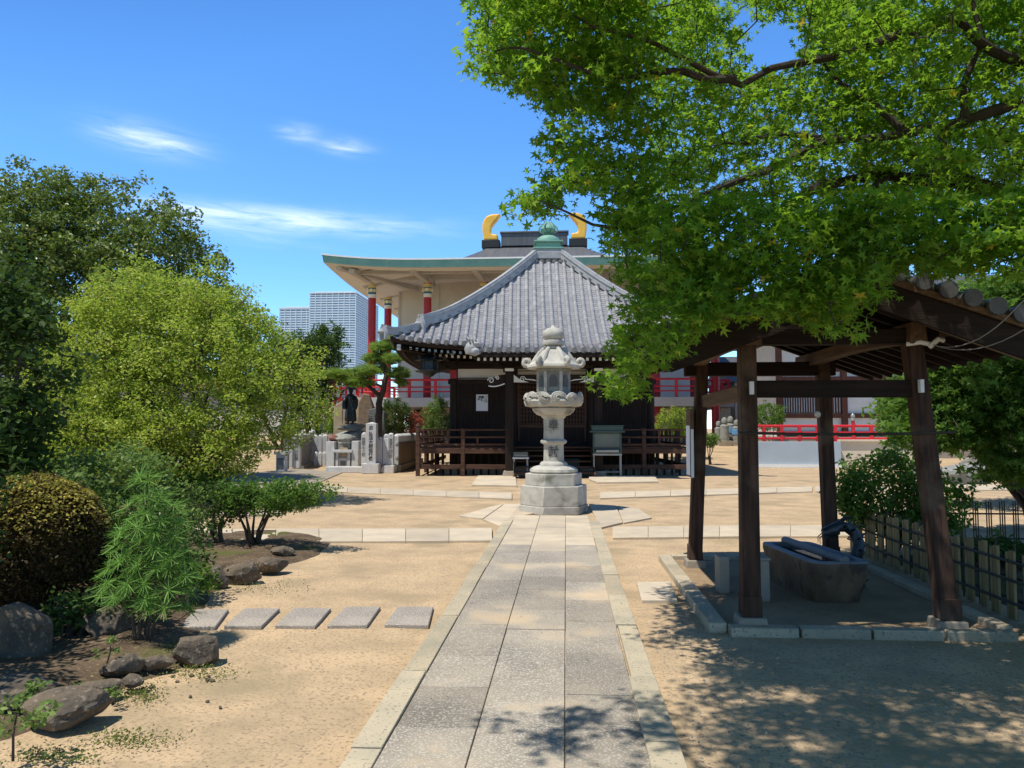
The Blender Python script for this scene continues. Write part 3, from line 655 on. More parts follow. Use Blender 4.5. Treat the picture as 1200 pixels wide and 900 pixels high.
# ================================================================ SMALL HALL
HX, HY, HR = -.66, 29.3, R(3.2)
EV = 5.25
def rz(x, t):
    """height of the tiled slope at lateral offset x and distance t from the apex"""
    x = abs(x); u = (EV - t) / (EV - .45)
    if u >= 0: z = 4.18 + 3.88 * (.66 * u + .34 * u * u)
    else: z = 4.18 + (EV - t) * .26
    return z + .30 * (min(x, EV) / EV) ** 3.6 * (min(t, EV) / EV) ** 2 + (.10 if False else 0)
def small_hall():
    t = thing('prayer_hall', 'dark timber prayer hall under a grey tiled pyramid roof with green copper finial', 'prayer hall', (HX, HY, 0), HR)
    KX, KT = 2.42, 6.45
    def rows(side_front):
        mb = M(); N = 18; sp_ = .285
        for i in range(-N, N + 1):
            x = i * sp_
            if abs(x) > EV - .12: continue
            te = KT if (side_front and abs(x) < KX) else EV
            ts = max(abs(x) + .08, .5); L = te - ts
            if L < .12: continue
            n = max(1, int(L / .27)); vs = []; fs = []; K = 7
            for k in range(n):
                a, b = ts + L * k / n, ts + L * (k + 1) / n + .012
                for tt, r in ((a, .071), (b, .082)):
                    for j in range(K):
                        an = math.pi * j / (K - 1); vs.append((x + r * math.cos(an), -tt, rz(x, tt) + .015 + r * math.sin(an) * 1.05))
                o_ = k * 2 * K; fs += [(o_ + j, o_ + j + 1, o_ + K + j + 1, o_ + K + j) for j in range(K - 1)]
            mb.add(vs, fs, 0)
            z = rz(x, te) + .03; c = [(x + .092 * math.cos(2 * math.pi * j / 12), z + .092 * math.sin(2 * math.pi * j / 12)) for j in range(12)]
            mb.prism(c, 0, .05, 1, f=lambda u, v, w: (u, -te - w, v)); c = [(x + .05 * math.cos(2 * math.pi * j / 10), z + .05 * math.sin(2 * math.pi * j / 10)) for j in range(10)]
            mb.prism(c, .05, .062, 1, f=lambda u, v, w: (u, -te - w, v))
        # pans between, stepped courses with a dip
        for i in range(-N - 1, N + 1):
            xa, xb = i * sp_, (i + 1) * sp_
            if max(abs(xa), abs(xb)) > EV + .1: continue
            te = KT if (side_front and abs((xa + xb) / 2) < KX) else EV
            ts = max(min(abs(xa), abs(xb)), .45); n = max(1, int((te - ts) / .105)); xm = (xa + xb) / 2
            for k in range(n):
                a, b = ts + (te - ts) * k / n, ts + (te - ts) * (k + 1) / n
                A = [(x, -a, rz(x, a) + d - .004) for x, d in ((xa, .02), (xm, -.022), (xb, .02))]; B = [(x, -b, rz(x, b) + d + .020) for x, d in ((xa, .02), (xm, -.022), (xb, .02))]
                C_ = [(x, -b - .001, z - .028) for x, _, z in B]
                mb.add(A + B + C_, [(0, 1, 4, 3), (1, 2, 5, 4), (3, 4, 7, 6), (4, 5, 8, 7)], 2)
        return mb
    fr = rows(True); sd_ = rows(False)
    for k in range(4):
        o = (fr if k == 0 else sd_).build('tiled_slope', [tile, tile_dk, tile], t, ang=50); o.rotation_euler = (0, 0, k * math.pi / 2)
    # hip ridges: an upper run ending at a demon tile, a lower one to the corner
    def hip(k):
        s = [(-1, -1), (1, -1), (1, 1), (-1, 1)][k]; mb = M()
        def run(a, b, w, h, n=16):
            prev = None
            for (dw, dh, z0, mi) in ((w, h * .72, 0, 0), (w * 1.25, h * .14, h * .72, 1), (w * .9, h * .22, h * .86, 1)):
                vs = []
                for i in range(n + 1):
                    d = a + (b - a) * i / n; z = rz(d, d) + z0 + .02 + (.10 * max(0, (i / n - .75) / .25) ** 2); e = Vector((-s[1], s[0])) / math.sqrt(2) * dw / 2
                    c = Vector((s[0] * d, s[1] * d))
                    vs += [(c.x - e.x, c.y - e.y, z), (c.x + e.x, c.y + e.y, z), (c.x + e.x, c.y + e.y, z + dh), (c.x - e.x, c.y - e.y, z + dh)]
                fs = [(i * 4 + j, i * 4 + (j + 1) % 4, i * 4 + 4 + (j + 1) % 4, i * 4 + 4 + j) for i in range(n) for j in range(4)] + [(3, 2, 1, 0), tuple(range(n * 4, n * 4 + 4))]
                mb.add(vs, fs, mi)
        run(.55, 4.35, .24, .36); run(4.2, EV + .12, .2, .24)
        o = mb.build('hip_ridge', [tile_lt, white if False else tile_lt], t, fixn=True)
        for d, q, sc in ((4.38, .1, 1), (EV + .16, .1, .8)):
            g = M(); z = rz(d, d); c = Vector((s[0] * d, s[1] * d, z)); dr = Vector((s[0], s[1], 0)).normalized(); pr = Vector((-dr.y, dr.x, 0))
            pts = [(-.22, -.10), (-.26, .08), (-.18, .28), (-.10, .42), (0, .46), (.10, .42), (.18, .28), (.26, .08), (.22, -.10)]
            g.prism([(a * sc, b * sc) for a, b in pts], -.05, .06, f=lambda u, v, w: tuple(c + pr * u + dr * w + Vector((0, 0, v))))
            g.lathe([(0, -.08), (.1, -.06), (.13, 0), (.1, .06), (0, .08)], n=10, c=tuple(c + dr * .08 + Vector((0, 0, .2 * sc)))); g.tube([c + Vector((0, 0, .46 * sc)), c + dr * .08 + Vector((0, 0, .48 * sc))], [.05, .035], 8)
            g.build('demon_tile', tile_lt, o, fixn=True)
    for k in range(4): hip(k)
    # finial
    f = M().box(-.62, .62, -.62, .62, 8.02, 8.30).box(-.54, .54, -.54, .54, 8.30, 8.42).build('finial_base', tile_lt, t, bevel=.02)
    f2 = M().box(-.58, .58, -.58, .58, 8.42, 8.50).box(-.46, .46, -.46, .46, 8.50, 8.78).box(-.56, .56, -.56, .56, 8.78, 8.86).lathe([(.46, 8.86), (.46, 8.95), (.42, 9.1), (.3, 9.2), (.12, 9.25), (.09, 9.32)], 24).build('copper_finial', copper, t, bevel=.012)
    g = M().lathe([(.1, 9.28), (.2, 9.33), (.12, 9.38), (.24, 9.46), (.30, 9.58), (.26, 9.72), (.12, 9.86), (.02, 9.98)], 20)
    for k in range(6):
        a = k * math.pi / 3; q = lambda r, z: (r * math.cos(a), r * math.sin(a), z)
        g.tube([q(.22, 9.38), q(.36, 9.52), q(.34, 9.68), q(.2, 9.86), q(.1, 10.02)], [.03, .05, .045, .03, .008], 6)
    g_o = g.build('flaming_jewel', copper, f2)
    for o_ in (f2, g_o): o_.data.transform(Matrix.Translation((0, 0, 8.42 * (1 - .76))) @ Matrix.Diagonal((1, 1, .76, 1)))
    # gable ornament row under the finial
    g = M()
    for i in range(-2, 3): g.lathe([(0, -.02), (.11, 0), (.11, .10), (0, .12)], 12, c=(i * .24, -.62, 7.86))
    g.build('ridge_end_tiles', tile_dk, t)
    # eave boards and soffit on all sides
    def slopeband(ta, tb, dza, dzb, name, mt, n=28, dn=0):
        for k in range(4):
            mb = M(); vs = []
            for i in range(n + 1):
                u = -1 + 2 * i / n
                for (tt, dz) in ((ta, dza), (tb, dzb)): vs.append((u * tt, -tt, rz(u * EV, EV) + dz))
            mb.add(vs, [(i * 2, i * 2 + 1, i * 2 + 3, i * 2 + 2) for i in range(n)]); o = mb.build(name, mt, t); o.rotation_euler = (0, 0, k * math.pi / 2)
    slopeband(EV - .02, EV - .1, -.02, -.17, 'eave_board', wood_x); slopeband(EV - .1, 3.36, -.17, .30, 'soffit', wood_x); slopeband(EV - .1, EV - .7, -.30, -.24, 'eave_lath', wood_x)
    # rafters with white painted ends (two tiers on front and left)
    rme = M().beam((0, 0, 0), (0, .9, .12), .075, .085).build('rafter', [wood_z], None); rd = rme.data; bpy.data.objects.remove(rme)
    wme = M().box(-.040, .040, -.006, -.001, -.046, .046).build('w', white); wd = wme.data; wd.name = 'rafter_end'; bpy.data.objects.remove(wme)
    def rafter(x, tt, dz, k, yy=None):
        z = rz(x, EV) + dz if yy is None else yy
        o = bpy.data.objects.new('rafter', rd); COL.objects.link(o); o.parent = t
        ca, sa = math.cos(k * math.pi / 2), math.sin(k * math.pi / 2)
        o.location = (x * ca + tt * sa, x * sa - tt * ca, z); o.rotation_euler = (0, 0, k * math.pi / 2)
        w = bpy.data.objects.new('rafter_end', wd); COL.objects.link(w); w.parent = o
    for i in range(-23, 24):
        x = i * .2
        if abs(x) > KX + .05: rafter(x, EV - .28, -.24, 0)
        if KX + .05 < abs(x) < 4.1: rafter(x + .1, EV - .75, -.33, 0)
    for i in range(-22, 23, 1):
        if abs(i * .2) < 4.4 and i < 23: rafter(i * .2, EV - .28, -.24, 3)
    # kohai (porch) eave
    kz = rz(0, KT)
    M().box(-KX - .02, KX + .02, -KT + .02, -KT + .1, kz - .16, kz - .03).build('porch_eave_board', wood_x, t)
    mb = M()
    for x in (-KX - .05, KX + .05): mb.add([(x, -EV + .05, rz(2.4, EV) - .26), (x, -KT, kz - .16), (x, -KT, kz + .07), (x, -EV + .05, rz(2.4, EV) + .12)], [(0, 1, 2, 3)]); mb.box(x - .04, x + .04, -KT, -EV + .1, kz - .16, kz - .04)
    mb.add([(-KX, -KT + .1, kz - .16), (KX, -KT + .1, kz - .16), (KX, -3.4, kz + .22), (-KX, -3.4, kz + .22)], [(0, 1, 2, 3)])
    mb.build('porch_soffit', wood_x, t)
    for i in range(-12, 13): rafter(i * .195, KT - .22, 0, 0, kz - .215)
    for s in (-1, 1):
        g = M().lathe([(.0, -.2), (.19, -.16), (.23, 0), (.17, .14), (.07, .22), (0, .24)], 14, c=(s * (KX + .12), -KT + .12, kz + .1))
        g.lathe([(0, -.12), (.13, -.08), (.16, .02), (.1, .13), (0, .17)], 12, c=(s * (KX - .05), -KT + .05, kz + .22)); g.tube([(s * (KX + .2), -KT + .1, kz + .02), (s * (KX + .02), -KT - .06, kz - .02), (s * (KX - .16), -KT + .1, kz + .04)], [.1, .13, .1], 10)
        for j in range(3): g.tube([(s * (KX - .05 + .1 * j), -KT - .02, kz + .25), (s * (KX + .0 + .1 * j), -KT - .08, kz + .36), (s * (KX + .05 + .1 * j), -KT, kz + .45)], [.04, .03, .01], 6)
        g.build('porch_corner_tile', tile_lt, t)
    # body: floor, posts, walls, doors
    B = 3.35; F = .95
    M().box(-B - .35, B + .35, -B - .35, B + .35, -.05, .22).build('stone_base', conc, t, bevel=.01)
    M().box(-B + .05, B - .05, -B + .08, B - .05, .22, 4.45).build('inner_wall', wood_z, t, smooth=False)
    px_ = [-B, -1.3, 1.3, B]
    for x in px_:
        for y in ((-B, B) if abs(x) < 2 else px_):
            M().lathe([(.14, .22), (.14, 4.0)], 16, c=(x, y, 0)).build('pillar', wood_z, t)
    mb = M()
    for (z0, z1, d) in ((F, F + .16, .06), (3.06, 3.22, .07), (3.58, 3.84, .1)):
        mb.box(-B - .2, B + .2, -B - d, -B + d, z0, z1); mb.box(-B - .2, B + .2, B - d, B + d, z0, z1); mb.box(-B - d, -B + d, -B - .2, B + .2, z0 + .003, z1 - .003); mb.box(B - d, B + d, -B - .2, B + .2, z0 + .003, z1 - .003)
    mb.build('cross_beams', wood_x, t, bevel=.01)
    mb = M().box(-B + .1, B - .1, -B - .02, -B + .05, 3.22, 3.58).box(-B - .02, -B + .05, -B + .1, B - .1, 3.225, 3.575).box(B - .05, B + .02, -B + .1, B - .1, 3.225, 3.575); mb.build('plaster_band', plaster, t, smooth=False)
    # lattice doors
    for (a, b) in ((-B + .14, -1.44), (-1.16, 0), (0, 1.16), (1.44, B - .14)):
        d = M().box(a, b, -B - .05, -B - .0, F + .16, 3.06).build('door', wood_z, t, smooth=False)
        m = M(); n = int((b - a) / .105)
        for i in range(n + 1): x = a + (b - a) * i / n; m.box(x - .018, x + .018, -B - .075, -B - .052, F + .75, 3.03)
        for i in range(16 if b - a < 1.5 else 5): z = F + .75 + (2.28 - .75 + .55) * i / (15 if b - a < 1.5 else 4); m.box(a, b, -B - .088, -B - .078, z - .015, z + .015)
        m.box(a, b, -B - .09, -B - .052, F + .62, F + .72); m.box(a, a + .06, -B - .095, -B - .055, F + .17, 3.05); m.box(b - .06, b, -B - .095, -B - .055, F + .17, 3.05)
        m.build('lattice', wood_r if b - a < 1.5 else wood_z, d, smooth=False)
    # bracket sets under the eaves
    for x in px_:
        mb = M()
        for (w, y, z) in ((.34, -B - .05, 3.86), (.75, -B - .05, 4.02), (.75, -B - .45, 4.14)):
            mb.box(x - w / 2, x + w / 2, y - .09, y + .09, z, z + .12)
            for q in (-.38, 0, .38): mb.box(x + q * w / .75 - .07, x + q * w / .75 + .07, y - .08, y + .08, z + .122, z + .21)
        mb.box(x - .07, x + .07, -B - .75, -B + .1, 4.0, 4.14); mb.box(x - .35 if x < 0 else x - .09, x + .09 if x < 0 else x + .35, -B - .3, -B - .1, 3.70, 3.83)
        o = mb.build('bracket_set', wood_x, t, bevel=.008)
        M().box(x - .075, x + .075, -B - .758, -B - .752, 4.0, 4.14).box(x - .075, x + .075, -B - .12, -B - .105, 3.60, 3.80).build('white_beam_end', white, o)
    [M().box(q - .11, q + .11, -B - .14, -B - .1, 3.24, 3.54).build('red_bracket', redp, t) for q in (-B - .01, B + .01)]
    M().beam((-B - 1.6, -B - .5, 4.2), (B + 1.6, -B - .5, 4.2), .14, .16).beam((-B - .5, -B - 1.6, 4.19), (-B - .5, B + 1.6, 4.19), .14, .16).beam((B + .5, -B - 1.6, 4.19), (B + .5, B + 1.6, 4.19), .14, .16).build('eave_purlin', wood_x, t)
    mb = M()
    for s in (-1, 1): mb.beam((s * B, -B, 4.05), (s * (EV - .25), -EV + .25, rz(EV, EV) - .30), .16, .2)
    mb.build('corner_rafter', wood_x, t)
    M().box(-EV + .22, -EV + .34, -EV + .14, -EV + .3, rz(EV, EV) - .42, rz(EV, EV) - .24).build('corner_rafter_cap', white, t)
    # porch pillars, curved tie beam, scroll noses
    PT = 4.95
    for s in (-1, 1):
        x = s * 1.42
        M().box(x - .13, x + .13, -PT - .13, -PT + .13, .2, 3.35).build('porch_pillar', wood_z, t, bevel=.02)
        M().box(x - .24, x + .24, -PT - .24, -PT + .24, 0, .2, taper=.25).build('pillar_footing', conc, t, bevel=.01)
        mb = M().box(x - .2, x + .2, -PT - .2, -PT + .2, 3.352, 3.48).box(x - .5, x + .5, -PT - .1, -PT + .1, 3.482, 3.56)
        for q in (-.42, 0, .42): mb.box(x + q - .09, x + q + .09, -PT - .1, -PT + .1, 3.562, 3.66)
        o = mb.build('porch_bracket', wood_x, t, bevel=.008)
        M().box(x - .14, x + .14, -PT - .215, -PT - .202, 3.37, 3.46).build('white_beam_end', white, o)
        # elephant-nose carving with white scroll, on the outer side
        poly = [(0, 2.98), (.25, 2.90), (.5, 2.92), (.62, 3.02), (.55, 3.14), (.42, 3.12), (.36, 3.2), (.2, 3.25), (0, 3.28)]
        M().prism([(x + s * (a + .13), z) for a, z in poly], -PT - .06, -PT + .06, f=lambda u, v, w: (u, w, v)).build('beam_nose', wood_x, t, fixn=True)
        sw = M(); pts = [(x + s * (.13 + .02 + .52 * k / 8), -PT - .07, 2.98 - .09 * math.sin(k / 8 * 2.2)) for k in range(9)]; sw.tube(pts, .022, 6)
        for (cx_, cz_, r_) in ((.46, 3.08, .11), (.26, 3.16, .07)):
            sw.tube([(x + s * (.13 + cx_ + r_ * (1 - k / 14) * math.cos(k * .75)), -PT - .075, cz_ + r_ * (1 - k / 14) * math.sin(k * .75)) for k in range(12)], .016, 5)
        sw.build('white_scroll', white, t)
        # inner scroll on a white wedge
        M().prism([(x - s * .14, 3.02), (x - s * .62, 3.02), (x - s * .45, 3.07), (x - s * .3, 3.14), (x - s * .14, 3.26)], -PT - .10, -PT - .085, f=lambda u, v, w: (u, w, v)).build('painted_wedge', plaster, t, fixn=True)
        sw = M(); sw.tube([(x - s * (.42 + .10 * (1 - k / 15) * math.cos(k * .75)), -PT - .115, 3.12 + .10 * (1 - k / 15) * math.sin(k * .75)) for k in range(13)], .014, 5)
        sw.tube([(x - s * .5, -PT - .115, 3.12), (x - s * .75, -PT - .115, 3.10), (x - s * .95, -PT - .115, 3.05)], [.014, .02, .008], 5); sw.build('white_scroll', white, t)
        M().beam((x, -PT + .1, 3.3), (x * .93, -B - .1, 3.45), .14, .2).build('porch_tie', wood_x, t)
    M().beam((-1.3, -PT, 3.13), (1.3, -PT, 3.13), .15, .26).beam((-1.25, -PT - .078, 3.02), (1.25, -PT - .078, 3.02), .006, .018).build('porch_tie_beam', wood_x, t)
    M().prism([(-.5, 3.3), (-.45, 3.4), (-.2, 3.42), (0, 3.62), (.2, 3.42), (.45, 3.4), (.5, 3.3)], -PT - .06, -PT + .06, f=lambda u, v, w: (u, w, v)).build('frog_leg_strut', wood_x, t, fixn=True)
    M().beam((-KX + .1, -PT, 3.72), (KX - .1, -PT, 3.72), .14, .11).build('porch_purlin', wood_x, t)
    # veranda
    V = 4.42
    mb = M()
    for i in range(30): x = -V + 2 * V * i / 30; mb.box(x + .004, x + 2 * V / 30 - .004, -V, -B - .1, F - .05, F)
    for i in range(24): y = -B - .1 + (2 * B + 1) * i / 24; mb.box(-V, -B - .1, y + .004, y + (2 * B + 1) / 24 - .004, F - .05, F - .001); mb.box(B + .1, V, y + .004, y + (2 * B + 1) / 24 - .004, F - .05, F - .001)
    mb.build('veranda_floor', wood_r, t, smooth=False)
    M().box(-V + .02, -1.45, -V - .05, -V + .1, F - .22, F - .052).box(1.45, V - .02, -V - .05, -V + .1, F - .22, F - .052).box(-V - .03, -V + .1, -V + .1, V, F - .22, F - .052).box(V - .1, V + .03, -V + .1, V, F - .22, F - .052).build('veranda_beam', wood_r, t, bevel=.01)
    def vpost(x, y, h=1.55, w=.13, top=True):
        w_ = M().box(x - w / 2, x + w / 2, y - w / 2, y + w / 2, -.02, h)
        if top: w_.lathe([(.07, h), (.05, h + .02), (.08, h + .06), (.075, h + .11), (.02, h + .17)], 10, c=(x, y, 0))
        w_.build('veranda_post', wood_r, t, bevel=.008)
    def rails(p, q):
        for z, s_ in ((1.50, .055), (1.26, .06), (1.02, .07)): M().beam((*p, z), (*q, z), s_, s_).build('rail', wood_r, t, bevel=.006)
        M().beam((*p, .30), (*q, .30), .05, .15).build('lower_rail', wood_r, t, bevel=.006)
        L = (Vector(q) - Vector(p)).length; n = max(1, int(L / .78))
        for i in range(1, n): c = Vector(p).lerp(Vector(q), i / n); M().box(c.x - .035, c.x + .035, c.y - .035, c.y + .035, 1.0, 1.25 if i % 2 else 1.5).build('rail_strut', wood_r, t)
    for s in (-1, 1):
        for x in (V, 2.95): vpost(s * x, -V, top=abs(x) > 4)
        vpost(s * 1.5, -V, 1.5, .11)
        rails((s * 1.5, -V), (s * V, -V)); rails((s * V, -V), (s * V, V))
        for y in (-2.4, -.5, 1.4, 3.3): vpost(s * V, y, 1.5, .11, False)
    mb = M()
    for i in range(34): x = -V + .25 + 8.4 * i / 33; mb.box(x - .035, x + .035, -V + .6, -V + .64, .0, F - .06) if abs(x) > 1.6 else None
    mb.box(-V + .2, V - .2, -V + .645, -V + .66, F - .16, F - .07); mb.build('under_floor_grille', wood_z, t, smooth=False)
    for k in range(5): M().box(-1.3, 1.3, -V - 1.15 + k * .26 + (.0), -V + .05, .02 + k * .175, .17 + k * .175).build('stair_tread', wood_r, t, bevel=.01) if False else M().box(-1.28, 1.28, -V - 1.1 + k * .26, -V - .78 + k * .26, .14 + k * .165, .19 + k * .165).build('stair_tread', wood_r, t, bevel=.008)
    for s in (-1, 1): M().beam((s * 1.25, -V - 1.15, .04), (s * 1.25, -V + .02, .86), .06, .22).build('stair_stringer', wood_r, t)
    # notice on the left bay, hanging bronze lantern at the left corner
    return t
hall = small_hall()
def hl(x, y, z=0):
    c, s = math.cos(HR), math.sin(HR); return Vector((HX + x * c - y * s, HY + x * s + y * c, z))
nt_ = thing('notice', 'white paper notice with brush writing on the dark hall wall', 'notice', hl(-2.38, -3.47, 2.42), HR)
M().box(-.2, .2, -.008, .0, -.28, .28).build('sheet', paper, nt_)
for i, (s_, x) in enumerate((('本尊\n一日', .07), ('御開\n子', -.02), ('小\n時', -.11))): text_part(s_, .085 if i else .12, ink, nt_, (x, -.0105, .23), name='writing', spacing=1.0, bold=.002)
def hanging_lantern():
    p = hl(-4.05, -4.55, 3.72)
    t = thing('hanging_lantern', 'dark bronze lantern hanging under the left corner of the hall eave', 'lantern', p)
    M().lathe([(.02, .42), (.10, .36), (.16, .22), (.46, .10), (.5, .05), (.44, .04)], 6).build('lantern_roof', bronze, t)
    b = M()
    for k in range(6): a = k * math.pi / 3; b.box(.27 * math.cos(a) - .02, .27 * math.cos(a) + .02, .27 * math.sin(a) - .02, .27 * math.sin(a) + .02, -.3, .05); b.tube([(.42 * math.cos(a), .42 * math.sin(a), .08), (.52 * math.cos(a), .52 * math.sin(a), .12), (.54 * math.cos(a), .54 * math.sin(a), .2)], [.03, .025, .01], 6)
    b.lathe([(.24, -.27), (.24, .03)], 6, ph=.0); b.build('lantern_body', bronze, t)
    M().lathe([(.05, -.5), (.12, -.46), (.2, -.38), (.4, -.33), (.42, -.28), (.3, -.27)], 12, rfun=lambda a, z: 1 + .12 * math.cos(6 * a)).build('lantern_base', bronze, t)
    M().tube([(0, 0, .4), (0, 0, .62)], .012, 6).build('chain', bronze, t)
hanging_lantern()

# incense case and side table in front of the hall
def incense_case():
    p = G(711.5, 559.5)
    t = thing('candle_case', 'dark green glass candle case with roof on four grey metal legs', 'candle case', p)
    W2 = .42
    for x in (-W2, W2):
        for y in (-.22, .22): M().tube([(x, y, 0), (x, y, .70)], .02, 8).build('leg', greymet, t)
    M().tube([(-W2, -.22, .18), (W2, -.22, .18)], .012, 6).tube([(-W2, .22, .18), (W2, .22, .18)], .012, 6).build('stretcher', greymet, t)
    M().box(-W2 - .03, W2 + .03, -.27, .27, .70, .76).build('shelf', greymet, t, bevel=.005)
    b = M()
    for x in (-W2, W2):
        for y in (-.22, .22): b.box(x - .025, x + .025, y - .025, y + .025, .76, 1.42)
    b.box(-W2, W2, -.25, -.20, .76, .82); b.box(-W2, W2, -.245, -.205, .90, .94); b.box(-W2, W2, -.245, -.205, 1.37, 1.42); b.build('case_frame', casegreen, t, bevel=.004)
    M().box(-W2 + .02, W2 - .02, -.215, -.21, .95, 1.37).build('front_glass', glass_b, t); M().box(-W2 + .02, W2 - .02, .18, .21, .8, 1.37).box(-W2 + .01, -W2 + .02, -.2, .2, .8, 1.37).box(W2 - .02, W2 - .01, -.2, .2, .8, 1.37).build('case_panel', casegreen, t)
    M().box(-W2 + .06, W2 - .06, -.34, -.26, .80, .88).build('front_tray', greymet, t, bevel=.01)
    M().box(-W2 - .12, W2 + .12, -.34, .34, 1.42, 1.47).box(-W2 - .06, W2 + .06, -.3, .3, 1.47, 1.62, taper=-.04).box(-W2 - .10, W2 + .10, -.33, .33, 1.622, 1.65).build('case_roof', casegreen, t, bevel=.006)
    p = G(610.5, 559)
    t = thing('side_table', 'small pale side table with glass topped box beside the porch pillar', 'side table', p)
    for x in (-.21, .21):
        for y in (-.16, .16): M().box(x - .022, x + .022, y - .022, y + .022, 0, .58).build('leg', greymet, t)
    M().box(-.26, .26, -.21, .21, .58, .63).build('table_top', plaster, t, bevel=.005); M().box(-.20, .20, -.16, .16, .07, .09).build('shelf', plaster, t)
    b = M().box(-.23, .23, -.18, .18, .632, .68).build('glass_box', glass_b, t); M().box(-.23, .23, -.18, .18, .68, .80).build('box_panel', glass_b, t); M().beam((-.2, -.185, .70), (.2, -.185, .70), .01, .02).build('box_trim', greymet, t)
    t = thing('offertory_box', 'low dark green box at the foot of the steps behind the lantern', 'box', G(671, 557)); M().box(-.22, .22, -.2, .2, 0.0, .5).build('box_body', casegreen, t, bevel=.01); M().box(-.25, .25, -.23, .23, .5, .56).build('lid', casegreen, t, bevel=.01)
incense_case()

# ================================================================ STONE LANTERN
def stone_lantern():
    p = G(648.5, 604); p.y += .56
    t = thing('stone_lantern', 'tall carved grey granite lantern on a two tiered hexagonal plinth in the path', 'stone lantern', p)
    sc = 1.0; H = math.pi / 6
    ph = R(14)
    M().lathe([(.655, 0), (.655, .17)], 6, ph=ph).build('plinth_foot', stone, t, bevel=.012)
    M().lathe([(.635, .172), (.635, .60)], 6, ph=ph).build('plinth', stone, t, bevel=.015)
    M().lathe([(.54, .602), (.54, .86)], 6, ph=ph).build('upper_plinth', stone, t, bevel=.012)
    pet = lambda a, z: 1 + .045 * abs(math.cos(7 * a))
    M().lathe([(.40, .862), (.43, .90), (.42, .95), (.36, 1.0), (.30, 1.02)], 84, rfun=pet).build('lotus_base', stone, t)
    M().lathe([(.26, 1.022), (.26, 1.06), (.235, 1.10), (.192, 1.12), (.186, 1.30), (.186, 1.49), (.215, 1.50), (.245, 1.53), (.245, 1.57), (.215, 1.60), (.19, 1.61), (.186, 1.8), (.19, 2.06), (.22, 2.08), (.235, 2.12)], 40).build('shaft', stone, t)
    M().lathe([(.24, 2.122), (.30, 2.15), (.36, 2.22), (.385, 2.28), (.37, 2.30)], 72, rfun=lambda a, z: 1 + .05 * abs(math.cos(9 * a))).build('lotus_collar', stone, t)
    M().lathe([(.34, 2.302), (.50, 2.34), (.54, 2.44), (.50, 2.54), (.38, 2.57), (.2, 2.575)], 72, rfun=lambda a, z: 1 + .05 * math.sin(6 * a + z * 9) + .02 * math.sin(19 * a)).build('wave_dish', stone, t)
    g = M()
    for k in range(12):
        a = k * math.pi / 6 + .2; r0 = .47; cx, cy = r0 * math.cos(a), r0 * math.sin(a); big = 1 if k % 2 else .75
        rad = Vector((math.cos(a), math.sin(a), 0)); tan = Vector((-rad.y, rad.x, 0)); c = Vector((cx, cy, 2.50))
        for q in range(3):
            g.tube([c + rad * (.05 + .012 * q) + tan * ((.13 - .04 * q) * big * math.cos(u * .5)) + Vector((0, 0, (.11 - .033 * q) * big * math.sin(u * .5) + .02)) for u in range(0, 13 - q)], [.022] * (12 - q) + [.012], 6)
    g.build('carved_waves', stone, t)
    ph2 = R(0)
    M().lathe([(.34, 2.577), (.34, 2.64), (.29, 2.66), (.29, 3.10), (.33, 3.12), (.33, 3.18)], 6, ph=ph2 + 0).build('firebox', stonedk, t, bevel=.01)
    g = M()
    for k in range(6):
        a = ph2 + k * math.pi / 3; g.box(.285 * math.cos(a) - .03, .285 * math.cos(a) + .03, .285 * math.sin(a) - .03, .285 * math.sin(a) + .03, 2.66, 3.10)
    g.build('firebox_posts', stone, t, bevel=.006)
    for k in range(6):
        g = M()
        a = ph2 + math.pi / 6 + k * math.pi / 3; rad = Vector((math.cos(a), math.sin(a), 0)); tan = Vector((-rad.y, rad.x, 0)); c = rad * .255 + Vector((0, 0, 2.89))
        g.prism([(u * .075, v * .13) for u, v in ((-1, -1), (1, -1), (1, .4), (.5, 1), (-.5, 1), (-1, .4))], 0, .012, f=lambda u, v, w: tuple(c + tan * u + rad * w + Vector((0, 0, v))))
        g.build('firebox_window', inkgrey, t, fixn=True)
    # roof (kasa): six ribs curling into scrolls at the corners
    def hexr(a): b = (a - ph2) % (math.pi / 3) - math.pi / 6; return .90 / math.cos(b) if False else 1 + .13 * abs(b) / (math.pi / 6) * (abs(b) / (math.pi / 6))
    M().lathe([(.30, 3.182), (.50, 3.16), (.545, 3.20), (.53, 3.25), (.44, 3.31), (.35, 3.40), (.30, 3.50), (.24, 3.575), (.15, 3.61)], 72, rfun=lambda a, z: hexr(a) * (1 + .012 * math.sin(30 * a))).build('lantern_roof', stone, t)
    g = M()
    for k in range(6):
        a = ph2 + k * math.pi / 3; q = lambda r, z: (r * math.cos(a), r * math.sin(a), z)
        g.tube([q(.2, 3.62), q(.30, 3.53), q(.38, 3.42), q(.46, 3.30), q(.54, 3.23), q(.60, 3.23)], [.05, .06, .06, .058, .055, .06], 9)
        g.tube([q(.60 + .085 * (1 - u / 16) * math.cos(-1.6 + u * .62), 3.315 + .085 * (1 - u / 16) * math.sin(-1.6 + u * .62)) for u in range(13)], [.055] * 8 + [.045, .04, .035, .03, .025], 8)
    g.build('corner_scrolls', stone, t)
    M().lathe([(.15, 3.612), (.165, 3.65), (.13, 3.68), (.19, 3.70), (.2, 3.74), (.19, 3.80), (.15, 3.815)], 36, rfun=lambda a, z: 1 + .04 * abs(math.cos(6 * a))).lathe([(.15, 3.817), (.19, 3.86), (.205, 3.93), (.19, 4.01), (.13, 4.07), (.05, 4.10), (.012, 4.16)], 32).build('jewel_finial', stone, t)
    k = .87
    for ch in t.children: w_ = .83 if ch.name.startswith(('lantern_roof', 'corner_scrolls')) else 1; ch.scale = (w_, w_, .84)
